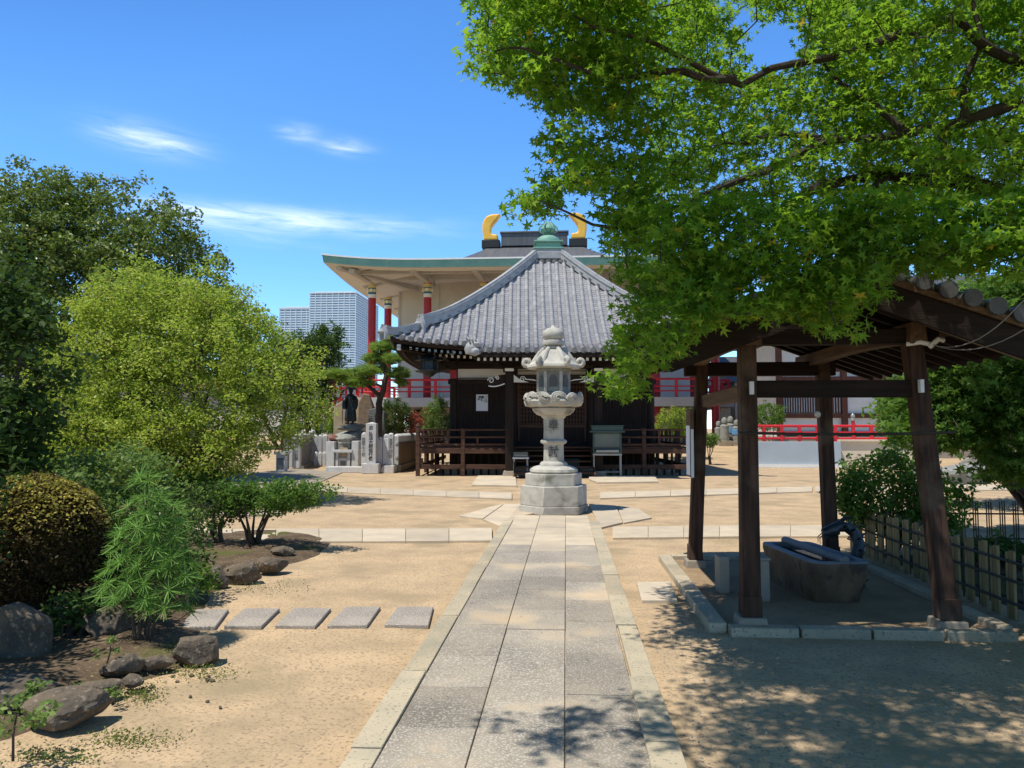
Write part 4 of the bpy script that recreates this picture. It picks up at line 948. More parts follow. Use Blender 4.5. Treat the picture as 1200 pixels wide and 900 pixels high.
    a = text_part('奉', .20, inkgrey, t, (0, -.1905, 1.70), bold=.003, name='inscription'); b = text_part('献', .21, inkgrey, t, (-.0, -.1905, 1.215), bold=.003, name='inscription')
    return t
stone_lantern()
# ================================================================ STATUE ENCLOSURE (left, in front of the great hall)
def fence_post(label, p, h, w=.2, d=.17, group='pale stone fence posts of the statue enclosure', txt=None, rzz=0):
    t = thing('stone_post', label, 'stone post', p, rzz, group)
    M().box(-w / 2, w / 2, -d / 2, d / 2, 0, h - w * .35).lathe([(w * .5, 0), (w * .46, w * .2), (w * .3, w * .34), (w * .06, w * .4)], 12, c=(0, 0, h - w * .35)).build('shaft', marb, t, bevel=.012)
    if txt: text_part('\n'.join(txt), (h - .25) / len(txt) * .95, inkgrey, t, (0, -d / 2 - .003, h - .18), name='inscription', spacing=.82)
    return t
def enclosure():
    gp = 'pale stone fence panels of the statue enclosure'
    Y0 = 26.3
    def X(px, Y): return AT(px, 502, Y).x
    # tall inscribed pillar
    t = thing('inscribed_pillar', 'tall square white stone pillar carved with a column of black characters', 'stone pillar', (X(436, Y0 - .3), Y0 - .3, 0))
    M().box(-.30, .30, -.24, .24, 0, .34).build('pedestal', marb, t, bevel=.015)
    M().box(-.175, .175, -.15, .15, .342, 1.72).lathe([(.2, 1.72), (.02, 1.765)], 4, ph=math.pi / 4).build('shaft', marb, t, bevel=.008)
    text_part('應', .15, ink, t, (0, -.153, 1.64), name='inscription', bold=.002)
    text_part('弘\n法\n大\n師\n修\n行\n像', .155, ink, t, (0, -.153, 1.43), name='inscription', spacing=.92, bold=.002)
    fence_post('inscribed round topped stone post left of the tall pillar', (X(427, Y0), Y0, .30), 1.10, .17, txt='西国三十三所')
    fence_post('plain round topped stone post right of the tall pillar', (X(446, Y0), Y0, .28), .95, .16)
    fence_post('inscribed stone post at the right front corner of the enclosure', (X(458.5, Y0), Y0, .26), 1.12, .2, txt='浪速大師会')
    fence_post('stone post nearest the slab between tall pillar and corner post', (X(453, Y0 + .6), Y0 + .6, .26), 1.08, .16)
    def slabf(name, label, x0, x1, y0, y1, z0, z1, mt=marb):
        b = M().box(x0, x1, y0, y1, z0, z1); return solo(b, name, mt, label, 'stone slab', org=((x0 + x1) / 2, (y0 + y1) / 2, z0), bevel=.012)
    slabf('stone_slab', 'grey inscribed stone slab between tall pillar and corner post', X(449, Y0), X(456, Y0), Y0 - .05, Y0 + .08, .28, 1.2)
    slabf('kerb_block', 'low stone block carrying the posts at the right front of the enclosure', X(450, Y0), X(463, Y0) + .02, Y0 - .25, Y0 + .3, 0, .26)
    slabf('kerb_block', 'long low stone sill below the altar and front posts', X(383, Y0), X(430, Y0) - .02, Y0 - .1, Y0 + .4, 0, .2)
    # right side fence running back
    xr = X(459, Y0) + .05
    def side(label, xa, ya, xb, yb, n, z0, h, mtp):
        t = thing('stone_fence', label, 'stone fence', (xa, ya, 0), group=gp); mb = M()
        L = Vector((xb - xa, yb - ya)); 
        for i in range(n):
            c = Vector((xa, ya)) + L * ((i + .5) / n); w = L.length / n * .42; d = L.normalized() * w; e = Vector((-d.y, d.x)).normalized() * .07
            mb.prism([tuple(c - d - e), tuple(c + d - e), tuple(c + d + e), tuple(c - d + e)], z0, z0 + h - .08); mb.lathe([(w * .9, 0), (w * .6, .06), (.01, .085)], 8, c=(c.x, c.y, z0 + h - .08))
        mb.build('palings', marb, t, world=True)
        d = L.normalized(); e = Vector((-d.y, d.x)) * .04
        for (a, b) in ((z0 + .25, z0 + .33), (z0 + h - .35, z0 + h - .27)): M().prism([(xa - e.x, ya - e.y), (xb - e.x, yb - e.y), (xb + e.x, yb + e.y), (xa + e.x, ya + e.y)], a, b).build('rail', marb, t, world=True)
        e = Vector((-d.y, d.x)) * .16
        M().prism([(xa - e.x, ya - e.y), (xb - e.x, yb - e.y), (xb + e.x, yb + e.y), (xa + e.x, ya + e.y)], 0, z0).build('sill', conc, t, world=True, bevel=.01)
        return t
    f_ = side('stone paling fence running back from the corner post towards the hall', xr + .05, Y0 + .3, xr - .35, 33.0, 22, .25, 1.1, marb); M().beam((xr + .12, Y0 + .35, .66), (xr - .27, 32.9, .66), .05, .72).build('panel', brown_st, f_, world=True)  # brown panel added to paint the shade on this fence's right face
    # left side: slate panel with posts
    xl = X(345, 28.6)
    fence_post('inscribed stone post at the front of the slate panel on the left', (X(349, 28.2), 28.2, .05), 1.28, .24, txt='先祖代々供養')
    fence_post('wide stone post leftmost of the enclosure posts', (X(340.5, 28.5), 28.5, .05), 1.15, .26)
    fence_post('stone post at the back end of the slate panel', (X(366, 32.6), 32.6, .05), 1.42, .3)
    t = thing('stone_fence', 'smooth grey slate panel with pale coping on the left of the enclosure', 'stone fence', (X(350, 28.4), 28.4, 0), group=gp)
    a = (X(352, 28.5), 28.5); b = (X(366, 32.4), 32.4)
    M().beam((*a, .62), (*b, .62), .12, 1.0).build('panel', slate, t, world=True); M().beam((*a, 1.22), (*b, 1.22), .2, .18).build('coping', marb, t, world=True, bevel=.01); M().beam((*a, .06), (*b, .06), .3, .12).build('sill', conc, t, world=True)
    for i, px in enumerate((370, 375.5, 381.5)): fence_post(['leftmost', 'middle', 'rightmost'][i] + ' of the three pale posts at the back between slate panel and altar', (X(px, 31.5), 31.5, .05), 1.22, .19)
    for i, px in enumerate((371, 376, 381)): fence_post(['leftmost', 'middle', 'rightmost'][i] + ' of the three short stubs before the back posts', (X(px, 30.2), 30.2, .05), .55, .15, group='short stone stubs inside the enclosure')
    M1 = M().box(-.09, .09, -.08, .08, 0, 1.30); o = solo(M1, 'dark_post', stonedk, 'thin dark grey post left of the pale enclosure posts', 'post', bevel=.01); o.location = (X(336, 28), 28, 0)
    M1 = M().box(-.16, .16, -.14, .14, 0, .62).box(-.22, .22, -.2, .2, .62, .72).box(-.12, .12, -.145, -.141, .1, .5, 1); o = solo(M1, 'stone_marker', [marb, slate], 'small square stone marker at the path before the enclosure', 'marker', bevel=.01); o.location = (X(331, 26.6), 26.6, 0)
    # altar with round stone on top
    c = (X(404, 27.4), 27.4, .05)
    t = thing('stone_altar', 'small stone altar with shelf, flanked by two square pale piers', 'altar', c)
    M().box(-.62, -.24 - .08, -.2, .3, 0, 1.02).build('pier', marb, t, bevel=.015); M().box(.32, .58, -.2, .3, 0, 1.04).build('pier', marb, t, bevel=.015)
    M().box(-.36, .36, -.28, .22, .62, .72).build('altar_shelf', marb, t, bevel=.01); M().box(-.27, -.17, -.2, .1, .02, .62).build('leg', marb, t, bevel=.01); M().box(.17, .27, -.2, .1, .02, .62).build('leg', marb, t, bevel=.01)
    M().box(-.165, .165, -.15, .1, .02, .42).box(-.10, .10, -.155, -.151, .12, .32, 1).build('incense_block', [marb, slate], t, bevel=.008)
    M().box(-.22, .22, -.02, .28, .725, .95).box(-.15, .15, -.12, -.02, .725, .80, 1).build('offering_niche', [stonedk, beige_st], t)
    rock('round_stone', 'round pale boulder lying on top of the altar', (c[0] + .02, c[1] + .1, 1.18), (.42, .3, .15), 0, 11, stonedk, group=None, cat='stone')
    rock('red_stone', 'reddish rounded stone left of the pale boulder on the altar', (c[0] - .48, c[1] + .2, 1.19), (.25, .22, .13), .4, 12, rockred, group=None, cat='stone')
    # rock base, statue and monument slabs
    base = Vector((X(411, 30), 30, 0))
    rock('rock_base', 'broad grey rock plinth under the bronze monk statue', (base.x, base.y + .2, .75), (1.0, .8, 1.0), 0, 5, stonedk, group=None, cat='rock')
    rock('rock_base', 'pale craggy rock on which the monk statue stands', (base.x, base.y - .05, 1.6), (.55, .4, .17), .4, 9, stonedk, group=None, cat='rock')
    t = thing('monument_slab', 'broad beige stone slab behind the monk statue', 'monument', (X(409, 31.3), 31.3, 0)); M().prism([(-.62, 0), (.7, 0), (.72, 2.55), (.25, 2.95), (-.62, 2.5)], -.15, .15, f=lambda u, v, w: (u, w, v)).build('slab', beige_st, t, fixn=True, bevel=.03)
    t = thing('monument_slab', 'rough brown upright stone with carved lines right of the statue', 'monument', (X(429, 31), 31, 0)); M().prism([(-.34, 0), (.34, 0), (.36, 1.6), (.30, 2.5), (.12, 2.95), (-.12, 3.0), (-.3, 2.6), (-.36, 1.5)], -.14, .14, f=lambda u, v, w: (u, w, v)).build('slab', brown_st, t, fixn=True, bevel=.04)
    t = thing('monument_slab', 'dark grey slab with rows of carved letters beside the pine trunk', 'monument', (X(441, 30.2), 30.2, 0)); M().prism([(-.32, 0), (.32, 0), (.34, 2.2), (.1, 2.4), (-.3, 2.3)], -.1, .1, f=lambda u, v, w: (u, w, v)).build('slab', slate, t, fixn=True, bevel=.02)
    mb = M()
    for i in range(16):
        for j in range(5): mb.box(-.26 + j * .11, -.18 + j * .11, -.104, -.101, .7 + i * .09, .74 + i * .09)
    mb.build('carved_letters', stonedk, t)
    # the monk: robe, sleeves, hat, staff, bowl
    s = thing('bronze_statue', 'dark bronze monk statue in robe and conical hat holding a staff and bowl', 'statue', (base.x, base.y - .05, 1.72))
    fold = lambda a, z: (1 + .07 * math.sin(9 * a + 3 * z)) * (1 - .18 * abs(math.sin(a)))
    b = M().lathe([(.20, .10), (.24, .16), (.22, .4), (.20, .62), (.17, .80), (.19, .98), (.205, 1.10), (.15, 1.18), (.065, 1.21), (.06, 1.25)], 36, rfun=fold)
    b.lathe([(.04, 1.24), (.085, 1.28), (.095, 1.35), (.08, 1.42), (.03, 1.45)], 16)
    for q in (-1, 1):
        b.tube([(q * .17, 0, 1.10), (q * .24, -.05, .95), (q * .22, -.18, .88)], [.075, .08, .06], 10); b.tube([(q * .23, -.05, .96), (q * .23, -.10, .75), (q * .22, -.12, .60)], [.09, .10, .07], 10)
        b.tube([(q * .22, -.16, .88), (q * .20, -.24, .90)], [.035, .03], 8); b.box(q * .10 - .05, q * .10 + .05, -.22, .06, .0, .07); b.tube([(q * .1, 0, .05), (q * .1, 0, .2)], [.04, .05], 8)
    b.build('body', bronze, s)
    M().lathe([(.27, 1.38), (.275, 1.40), (.16, 1.50), (.05, 1.56), (.015, 1.58)], 24).build('hat', bronze, s)
    M().tube([(-.27, -.24, .02), (-.24, -.24, 1.25)], .014, 8).lathe([(.01, 1.25), (.04, 1.28), (.045, 1.34), (.01, 1.38)], 10, c=(-.24, -.24, 0)).build('staff', bronze, s)
    M().lathe([(.02, .88), (.06, .90), (.08, .96), (.075, .97)], 14, c=(.19, -.27, 0)).build('bowl', bronze, s)
enclosure()

# small jizo figures under the terrace, seen between the pavilion posts
def jizo(p, label, bib, h=1.0):
    t = thing('stone_figure', label, 'stone figure', p, group='small stone figures under the terrace on the right')
    k = h
    M().box(-.3 * k, .3 * k, -.25 * k, .25 * k, 0, .25 * k).build('pedestal', conc, t, bevel=.01)
    b = M().lathe([(.22 * k, .25 * k), (.24 * k, .4 * k), (.2 * k, .75 * k), (.22 * k, .95 * k), (.1 * k, 1.05 * k)], 18, rfun=lambda a, z: 1 - .2 * abs(math.sin(a))).lathe([(.05 * k, 1.03 * k), (.13 * k, 1.1 * k), (.145 * k, 1.22 * k), (.1 * k, 1.33 * k), (.02 * k, 1.37 * k)], 16); b.build('body', stonedk, t)
    if bib: M().lathe([(.245 * k, .58 * k), (.24 * k, .8 * k), (.15 * k, 1.0 * k)], 18, rfun=lambda a, z: 1.03 - .2 * abs(math.sin(a))).build('bib', cloth_b, t)
for px, Y, lb, b, h in ((842, 43, 'small grey stone figure beside the red column under the terrace', 0, 1.0), (849, 42.6, 'taller grey stone figure with pale base, second from the red column', 0, 1.15), (856, 43.2, 'stone figure with a blue cloth bib, third from the red column', 1, 1.2), (863, 42.8, 'stone figure with a blue bib at the pavilion post side', 1, 1.05)):
    q = AT(px, 502, Y); jizo((q.x, Y, gz(0, Y) - .03), lb, b, h)

# ================================================================ RIGHT BACKGROUND: bridge railing, wall, plaster hall, house
def right_back():
    Y = 30.9; x0, x1 = AT(878, 502, Y).x, AT(985, 502, Y).x
    t = thing('panel_wall', 'grey blue panelled low wall with white sill under the red railing', 'wall', (x0, Y, 0))
    M().box(x0, x1, Y, Y + .3, .12, 1.02).build('panel', greywall, t, world=True, bevel=.01); M().box(x0 - .05, x1, Y - .1, Y + .4, 0, .12).build('sill', white, t, world=True)
    M().box(x1 + .01, x1 + 3.2, Y + .3, Y + .7, 0, 1.02).box(x1 + .01, x1 + 3.3, Y + .2, Y + .75, 1.02, 1.1).build('side_block', plaster_y, t, world=True, bevel=.01)
    for i in (): x = x0 + (x1 - x0) * i / 5; M().box(x - .012, x + .012, Y - .008, Y - .002, .14, 1.0).build('panel_joint', slate, t, world=True)
    t = thing('bridge_railing', 'bright red lacquered bridge railing with metal capped post above the grey wall', 'railing', (x0, Y + .5, 0))
    xe = AT(1070, 502, Y).x; yy = Y + .5
    for z, r in ((1.14, .045), (1.38, .035), (1.64, .055)): M().tube([(x0, yy, z), (xe, yy, z)], r, 8).build('rail', redp2, t, world=True)
    n = 9
    for i in range(n + 1):
        x = x0 + (xe - x0) * i / n; big = i == 6
        M().box(x - .06, x + .06, yy - .06, yy + .06, .9, 1.68 if not big else 1.85).build('post', redp2, t, world=True, bevel=.01)
        if big: M().lathe([(.09, 1.85), (.09, 1.92), (.06, 1.95), (.09, 2.0), (.08, 2.08), (.01, 2.16)], 12, c=(x, yy, 0)).build('post_cap', greymet, t, world=True)
    # plaster hall
    Y = 37; z0 = .2; xa, xb = AT(914, 502, Y).x, AT(1400, 502, Y).x
    t = thing('plaster_hall', 'red brown timber hall with white plaster panels and slatted windows on the right', 'hall', ((xa + xb) / 2, Y, z0))
    M().box(xa + .06, xb, Y + .05, Y + 9, 0, 6.6).build('hall_wall', plaster, t, world=True, smooth=False)
    M().box(xa - .3, xb + .3, Y - .3, Y + 9.3, -.2, 1.15).build('stone_base', conc, t, world=True)
    mb = M(); k = 0; x = xa; xs = []
    while x < xb: xs.append(x); x += 2.05 if k % 2 == 0 else .95; k += 1
    for i, x in enumerate(xs): M().box(x - .13, x + .13, Y - .1, Y + .1, 1.16, 6.3).build('pillar', redwood, t, world=True)
    for z in (1.3, 2.15, 3.9, 4.35, 5.4): M().box(xa - .1, xb, Y - .07, Y + .07, z - .11, z + .11).build('cross_beam', redwood, t, world=True)
    for i in range(len(xs) - 1):
        a, b = xs[i] + .15, xs[i + 1] - .15
        if i in (2,): continue
        w = M().box(a, b, Y + .0, Y + .045, 2.28, 3.78).build('window', redwood, t, world=True)
        m = M(); n = max(4, int((b - a) / .11))
        for j in range(n): q = a + (b - a) * (j + .5) / n; m.box(q - .02, q + .02, Y - .04, Y - .003, 2.3, 3.76)
        o = m.build('window_slats', greymet, w); o.data.transform(Matrix.Translation((-(xa + xb) / 2, -Y, -z0)))
    M().prism([(xa - 1.5, 6.3), (xb + 1.5, 6.3), (xb - 1, 9.5), (xa + 3, 9.5)], Y - 1.6, Y + 10.4, f=lambda u, v, w: (u, w if v < 7 else (Y + 4.4 + (w - Y - 4.4) * .12), v)).build('roof', tile_old, t, world=True, fixn=True)
    # house behind
    Y = 58; a, b = AT(862, 502, Y).x, AT(930, 502, Y).x
    t = thing('grey_roofed_house', 'pale house with grey tiled roof in the distance between the pavilion posts', 'house', ((a + b) / 2, Y, 0))
    M().box(a, b, Y, Y + 8, 0, 5.0).build('wall', housew, t, world=True, smooth=False)
    M().prism([(Y - .8, 5.0), (Y + 8.8, 5.0), (Y + 4, 7.3)], a - .6, b + .6, f=lambda u, v, w: (w, u, v)).build('roof', tile_old, t, world=True, fixn=True)
    for q in range(3): x = a + 1 + q * 1.5; M().box(x, x + .8, Y - .03, Y - .005, 3.0, 4.2).build('window', glass_b, t, world=True)
right_back()
def city_house(px0, px1, Y, h, label, mt=None, n=3):
    a, b = AT(px0, 502, Y).x, AT(px1, 502, Y).x
    t = thing('house', label, 'house', ((a + b) / 2, Y, 0), group='houses beyond the temple grounds')
    M().box(a, b, Y, Y + 9, 0, h).build('wall', mt or housew, t, world=True, smooth=False)
    M().prism([(Y - .6, h), (Y + 9.6, h), (Y + 4.5, h + 2)], a - .5, b + .5, f=lambda u, v, w: (w, u, v)).build('roof', tile_old, t, world=True, fixn=True)
    for i in range(n):
        x = a + (b - a) * (i + .5) / n
        for z in (1.2, 3.8):
            if z + 1 < h: M().box(x - .6, x + .6, Y - .03, Y - .005, z, z + 1.1).build('window', glass_b, t, world=True)
city_house(-250, -40, 62, 6, 'long pale house beyond the trees at the far left'); city_house(-20, 190, 60, 5.5, 'pale house hidden behind the large left tree')
city_house(215, 372, 75, 5.2, 'pale house behind the trees left of the towers', plaster); city_house(374, 425, 66, 3.6, 'small pale house behind the pine beside the red terrace', plaster)
city_house(1290, 1700, 55, 7, 'pale house beyond the maple at the far right')
# the red lattice gate seen above the enclosure at the left of the terrace
def lattice():
    Y = 40; a, b = AT(386, 502, Y).x, AT(424, 502, Y).x
    t = thing('red_lattice_fence', 'red timber lattice fence between the dark tree and the pine', 'fence', (a, Y, 0)); o = M()
    for i in range(7): x = a + (b - a) * i / 6; o.box(x - .05, x + .05, Y - .04, Y + .04, 2.2, 4.5)
    o.build('lattice_bars', redp2, t, world=True)
    for z in (2.5, 3.1, 3.7, 4.35): M().box(a, b, Y - .1, Y - .045, z - .06, z + .06).build('rail', redp2, t, world=True)
    M().box(a - .1, b + .1, Y - .2, Y + .5, 0, 2.2).build('wall', plaster, t, world=True, bevel=.02); M().box(a - .2, b + .2, Y - .35, Y + .6, 2.2, 2.3).build('coping', conc, t, world=True)
lattice()

# ================================================================ WASH PAVILION
PXa, PXb, PYa, PYb = 1.415, 2.88, 6.07, 8.60
PC = ((PXa + PXb) / 2)
def pavilion():
    t = thing('wash_pavilion', 'open dark timber wash pavilion on four leaning posts with a tiled gable roof', 'pavilion', (PC, (PYa + PYb) / 2, 0))
    W = dict(world=True)
    for x in (PXa, PXb):
        for y in (PYa, PYb):
            sx = .09 if x == PXa else (-.16 if y == PYa else -.08); sy = .10 if y == PYa else -.10
            if y == PYa and x == PXa: sx = .03
            M().box(x - .115, x + .115, y - .115, y + .115, 0, .11, taper=.1).build('post_footing', conc, t, bevel=.01, **W)
            M().beam((x, y, .112), (x + sx, y + sy, 2.26), .138, .138, up=(0, 1, 0), w2=.128, h2=.128).build('post', post_w, t, bevel=.008, **W)
            M().box(x - .075, x + .075, y - .075, y + .075, .112, .27, taper=.02).build('post_shoe', post_w, t, bevel=.004, **W)
    def xx(x, z): return x + {PXa: .03 if True else 0, PXb: -.19}[x] * z / 2.2
    fy = PYa + .08; by = PYb - .08
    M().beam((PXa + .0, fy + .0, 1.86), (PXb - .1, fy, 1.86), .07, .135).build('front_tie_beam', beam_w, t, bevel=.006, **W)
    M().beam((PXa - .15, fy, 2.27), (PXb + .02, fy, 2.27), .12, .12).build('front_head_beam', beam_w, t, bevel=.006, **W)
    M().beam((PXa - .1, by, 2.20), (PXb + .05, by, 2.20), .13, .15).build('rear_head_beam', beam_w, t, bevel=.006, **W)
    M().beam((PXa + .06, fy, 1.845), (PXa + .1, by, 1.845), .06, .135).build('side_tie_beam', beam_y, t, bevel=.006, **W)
    for x in (PXa + .05, PXb - .17):
        vs = []; n = 14; mb = M()
        for i in range(n + 1):
            u = i / n; y = fy - .14 + (by - fy + .6) * u; c = .10 * (1 - (2 * u - 1) ** 2)
            vs += [(x - .065, y, 2.25 + c * .6 - .05), (x + .065, y, 2.25 + c * .6 - .05), (x + .055, y, 2.37), (x - .055, y, 2.37)]
        mb.add(vs, [(i * 4 + j, i * 4 + (j + 1) % 4, i * 4 + 4 + (j + 1) % 4, i * 4 + 4 + j) for i in range(n) for j in range(4)] + [(3, 2, 1, 0), tuple(range(4 * n, 4 * n + 4))])
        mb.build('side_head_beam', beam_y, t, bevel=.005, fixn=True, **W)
    # roof: gable ends face the viewer
    y0, y1 = 5.70, 9.2; xr = PC; zr = 2.66; ex = 1.42; sl = .40
    def zz(dx): return zr - sl * abs(dx) + .05 * (abs(dx) / ex) ** 3
    for s in (-1, 1):
        xs = [s * ex * k / 8 for k in range(9)]
        mb = M(); A = [(xr + x, y, zz(x) + dz) for y in (y0, y1) for dz in (0, .05) for x in xs]; n = 9
        mb.add(A, [(i, i + 1, n + i + 1, n + i) for i in range(8)] + [(2 * n + i, 3 * n + i, 3 * n + i + 1, 2 * n + i + 1) for i in range(8)] + [(i, 2 * n + i, 2 * n + i + 1, i + 1) for i in range(8)] + [(n + i, n + i + 1, 3 * n + i + 1, 3 * n + i) for i in range(8)] + [(8, 2 * n + 8, 3 * n + 8, n + 8)])
        mb.build('roof_boards', beam_w, t, fixn=True, **W)
        for k in range(13):
            y = y0 + .22 + (y1 - y0 - .44) * k / 12; M().beam((xr + s * .06, y, zz(.06) - .035), (xr + s * (ex - .05), y, zz(ex - .05) - .033), .05, .055).build('rafter', beam_w, t, **W)
        m = M(); sp_ = .27; ny = int((y1 - y0) / sp_)
        for k in range(ny + 1):
            y = y0 + .05 + (y1 - y0 - .1) * k / ny; nseg = 6
            for q in range(nseg):
                a, b = .08 + (ex - .08) * q / nseg, .08 + (ex - .08) * (q + 1) / nseg + .01
                m.tube([(xr + s * a, y, zz(a) + .10), (xr + s * b, y, zz(b) + .11)], [.062, .072], 10)
            if k < ny:
                yb_ = y + (y1 - y0 - .1) / ny
                for q in range(12):
                    a, b = .05 + (ex + .0) * q / 12, .05 + (ex + .0) * (q + 1) / 12
                    m.add([(xr + s * a, y, zz(a) + .07), (xr + s * a, yb_, zz(a) + .07), (xr + s * b, yb_, zz(b) + .095), (xr + s * b, y, zz(b) + .095), (xr + s * b, y, zz(b) + .05), (xr + s * b, yb_, zz(b) + .05)], [(0, 1, 2, 3), (3, 2, 5, 4)])
        m.build('tiles', tile_old, t, **W)
        # verge: boards, pale flashing, row of round verge tiles
        M().beam((xr, y0 - .02, zz(0) - .09), (xr + s * (ex - .02), y0 - .02, zz(ex) - .09), .04, .19).build('barge_board', beam_w, t, **W)
        M().beam((xr, y0 - .03, zz(0) + .04), (xr + s * (ex + .02), y0 - .03, zz(ex) + .04), .05, .045).build('verge_lath', beam_y, t, **W)
        mv = M()
        for k in range(9):
            d = .1 + (ex - .08) * k / 8; c = (xr + s * d, 0, zz(d) + .125)
            mv.prism([(c[0] + .066 * math.cos(q * math.pi / 6), c[2] + .066 * math.sin(q * math.pi / 6)) for q in range(12)], y0 - .09, y0 + .12, f=lambda u, v, w: (u, w, v))
        mv.build('verge_tiles', tile_old, t, fixn=True, **W)
        yi = 5.93
        M().beam((xr - .14, yi, 2.62), (xr - .14 + s * (ex - .02), yi, 2.62 - sl * (ex) * .96), .02, .028).build('pale_edge_strip', greymet if False else conc, t, **W) if s > 0 else M().beam((xr - .14, yi, 2.62), (xr - .50, yi, 2.62 - sl * .36), .02, .028).build('pale_edge_strip', conc, t, **W)
    M().box(xr - .1, xr + .1, y0, y1, zr + .10, zr + .19).tube([(xr, y0 - .05, zr + .20), (xr, y1 + .05, zr + .20)], .06, 10).build('ridge', tile_old, t, **W)
    M().prism([(xr - .22, zr + .05), (xr + .22, zr + .05), (xr + .14, zr + .22), (xr, zr + .28), (xr - .14, zr + .22)], y0 - .1, y0 - .02, f=lambda u, v, w: (u, w, v)).build('ridge_end_tile', tile_old, t, fixn=True, **W)
    M().beam((xr, y0 + .05, zr - .12), (xr, y1 - .05, zr - .12), .12, .14).build('ridge_beam', beam_w, t, **W)
    # gable infill: king post, scroll pendant, white nose ends
    M().box(xr - .06, xr + .06, fy - .05, fy + .05, 2.33, 2.56).build('king_post', beam_w, t, **W)
    M().prism([(xr - .55, 2.30), (xr - .2, 2.34), (xr - .1, 2.5), (xr + .1, 2.5), (xr + .2, 2.34), (xr + .55, 2.30)], fy - .03, fy + .03, f=lambda u, v, w: (u, w, v)).build('gable_strut', beam_w, t, fixn=True, **W)
    s_ = M()
    for q in (-1, 1): s_.tube([(xr - .13 + q * (.055 + .045 * math.cos(k * .6) * (1 - k / 16)), y0 + .02, 2.50 + .05 * math.sin(k * .6) * (1 - k / 16)) for k in range(13)], .010, 6); s_.tube([(xr - .13, y0 + .02, 2.42), (xr - .13 + q * .03, y0 + .02, 2.50), (xr - .13, y0 + .02, 2.62)], .009, 6)
    s_.build('gable_scroll', greymet, t, **W)
    M().box(PXb - .05, PXb + .10, fy - .05, fy + .05, 2.27, 2.345).build('beam_nose', beam_y, t, **W); M().box(PXb + .101, PXb + .13, fy - .048, fy + .048, 2.28, 2.35).build('white_beam_end', white, t, **W)
    for x, z in ((PXa + .035, 1.865), (PXb - .15, 1.875)): M().box(x - .014, x + .014, PYa - .085 + .04, PYa - .02 + .02, z - .05, z + .05).build('paper_charm', paper, t, **W)
    M().tube([(PXb - .25, fy - .1, 2.20), (PXb - .16, fy - .14, 2.21), (PXb - .06, fy - .12, 2.19)], .018, 8).tube([(PXb - .10, fy - .14, 2.17), (PXb - .04, fy - .17, 2.23), (PXb + .0, fy - .16, 2.22)], .02, 8).build('cable_clamp', white, t, **W)
    # platform and kerbs belong to the setting
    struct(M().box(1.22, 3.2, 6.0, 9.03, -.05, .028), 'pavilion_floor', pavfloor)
    mb = M(); 
    for i in range(5): y = 5.98 + i * .63; mb.box(1.08, 1.22, y + .004, y + .622, -.05, .07)
    for i in range(4): x = 1.224 + i * .52; mb.box(x, x + .50, 5.87, 5.99, -.05, .065); mb.box(x, x + .50, 9.035, 9.14, -.05, .075)
    for i in range(5): y = 6.0 + i * .61; mb.box(3.21, 3.32, y, y + .60, -.05, .08)
    struct(mb, 'pavilion_kerb', kerbm, bevel=.01)
    return t
pavilion()
# thin rod tied across the posts, overhead wires, lamp, notice board
M1 = M().tube([(1.33, 5.97, 1.515), (1.9, 5.967, 1.505), (2.5, 5.966, 1.508), (2.95, 5.97, 1.52)], .011, 8); solo(M1, 'bamboo_rod', bambd, 'thin dark rod tied across the front pavilion posts at chest height', 'rod', org=(2.2, 5.97, 1.51))
wr = M()
for k in range(2):
    a = Vector((PXb - .08, 6.0, 2.19)); b = AT(1190 + k * 25, 362 + k * 14, 5.0) ; wr.tube([a.lerp(b, i / 10) + Vector((0, 0, -.10 * 4 * (i / 10) * (1 - i / 10))) for i in range(11)] + [b + (b - a) * 1.2 + Vector((0, 0, .4))], .004, 5)
solo(wr, 'overhead_wire', greymet, 'pair of thin grey wires sagging from the right front pavilion post', 'wire', org=(PXb - .08, 6.0, 2.19))
lp = thing('round_lamp', 'small round white lamp fixed on the right rear pavilion post', 'lamp', (PXb - .15, PYb - .13, 1.70)); M().lathe([(.015, -.02), (.03, -.015), (.035, 0), (.02, .02)], 16).build('globe', white, lp).rotation_euler = (R(90), 0, 0)
nb = thing('notice_board', 'narrow white notice board hung on the left rear pavilion post', 'notice', (PXa - .055, PYb - .12, 1.02)); M().box(-.02, .02, -.14, .14, 0, .74).build('board', beam_y, nb, bevel=.004); M().box(-.024, -.021, -.12, .12, .02, .56).build('sheet', paper, nb); M().box(-.015, .015, -.146, -.141, .0, .52).build('edge_sheet', paper, nb)

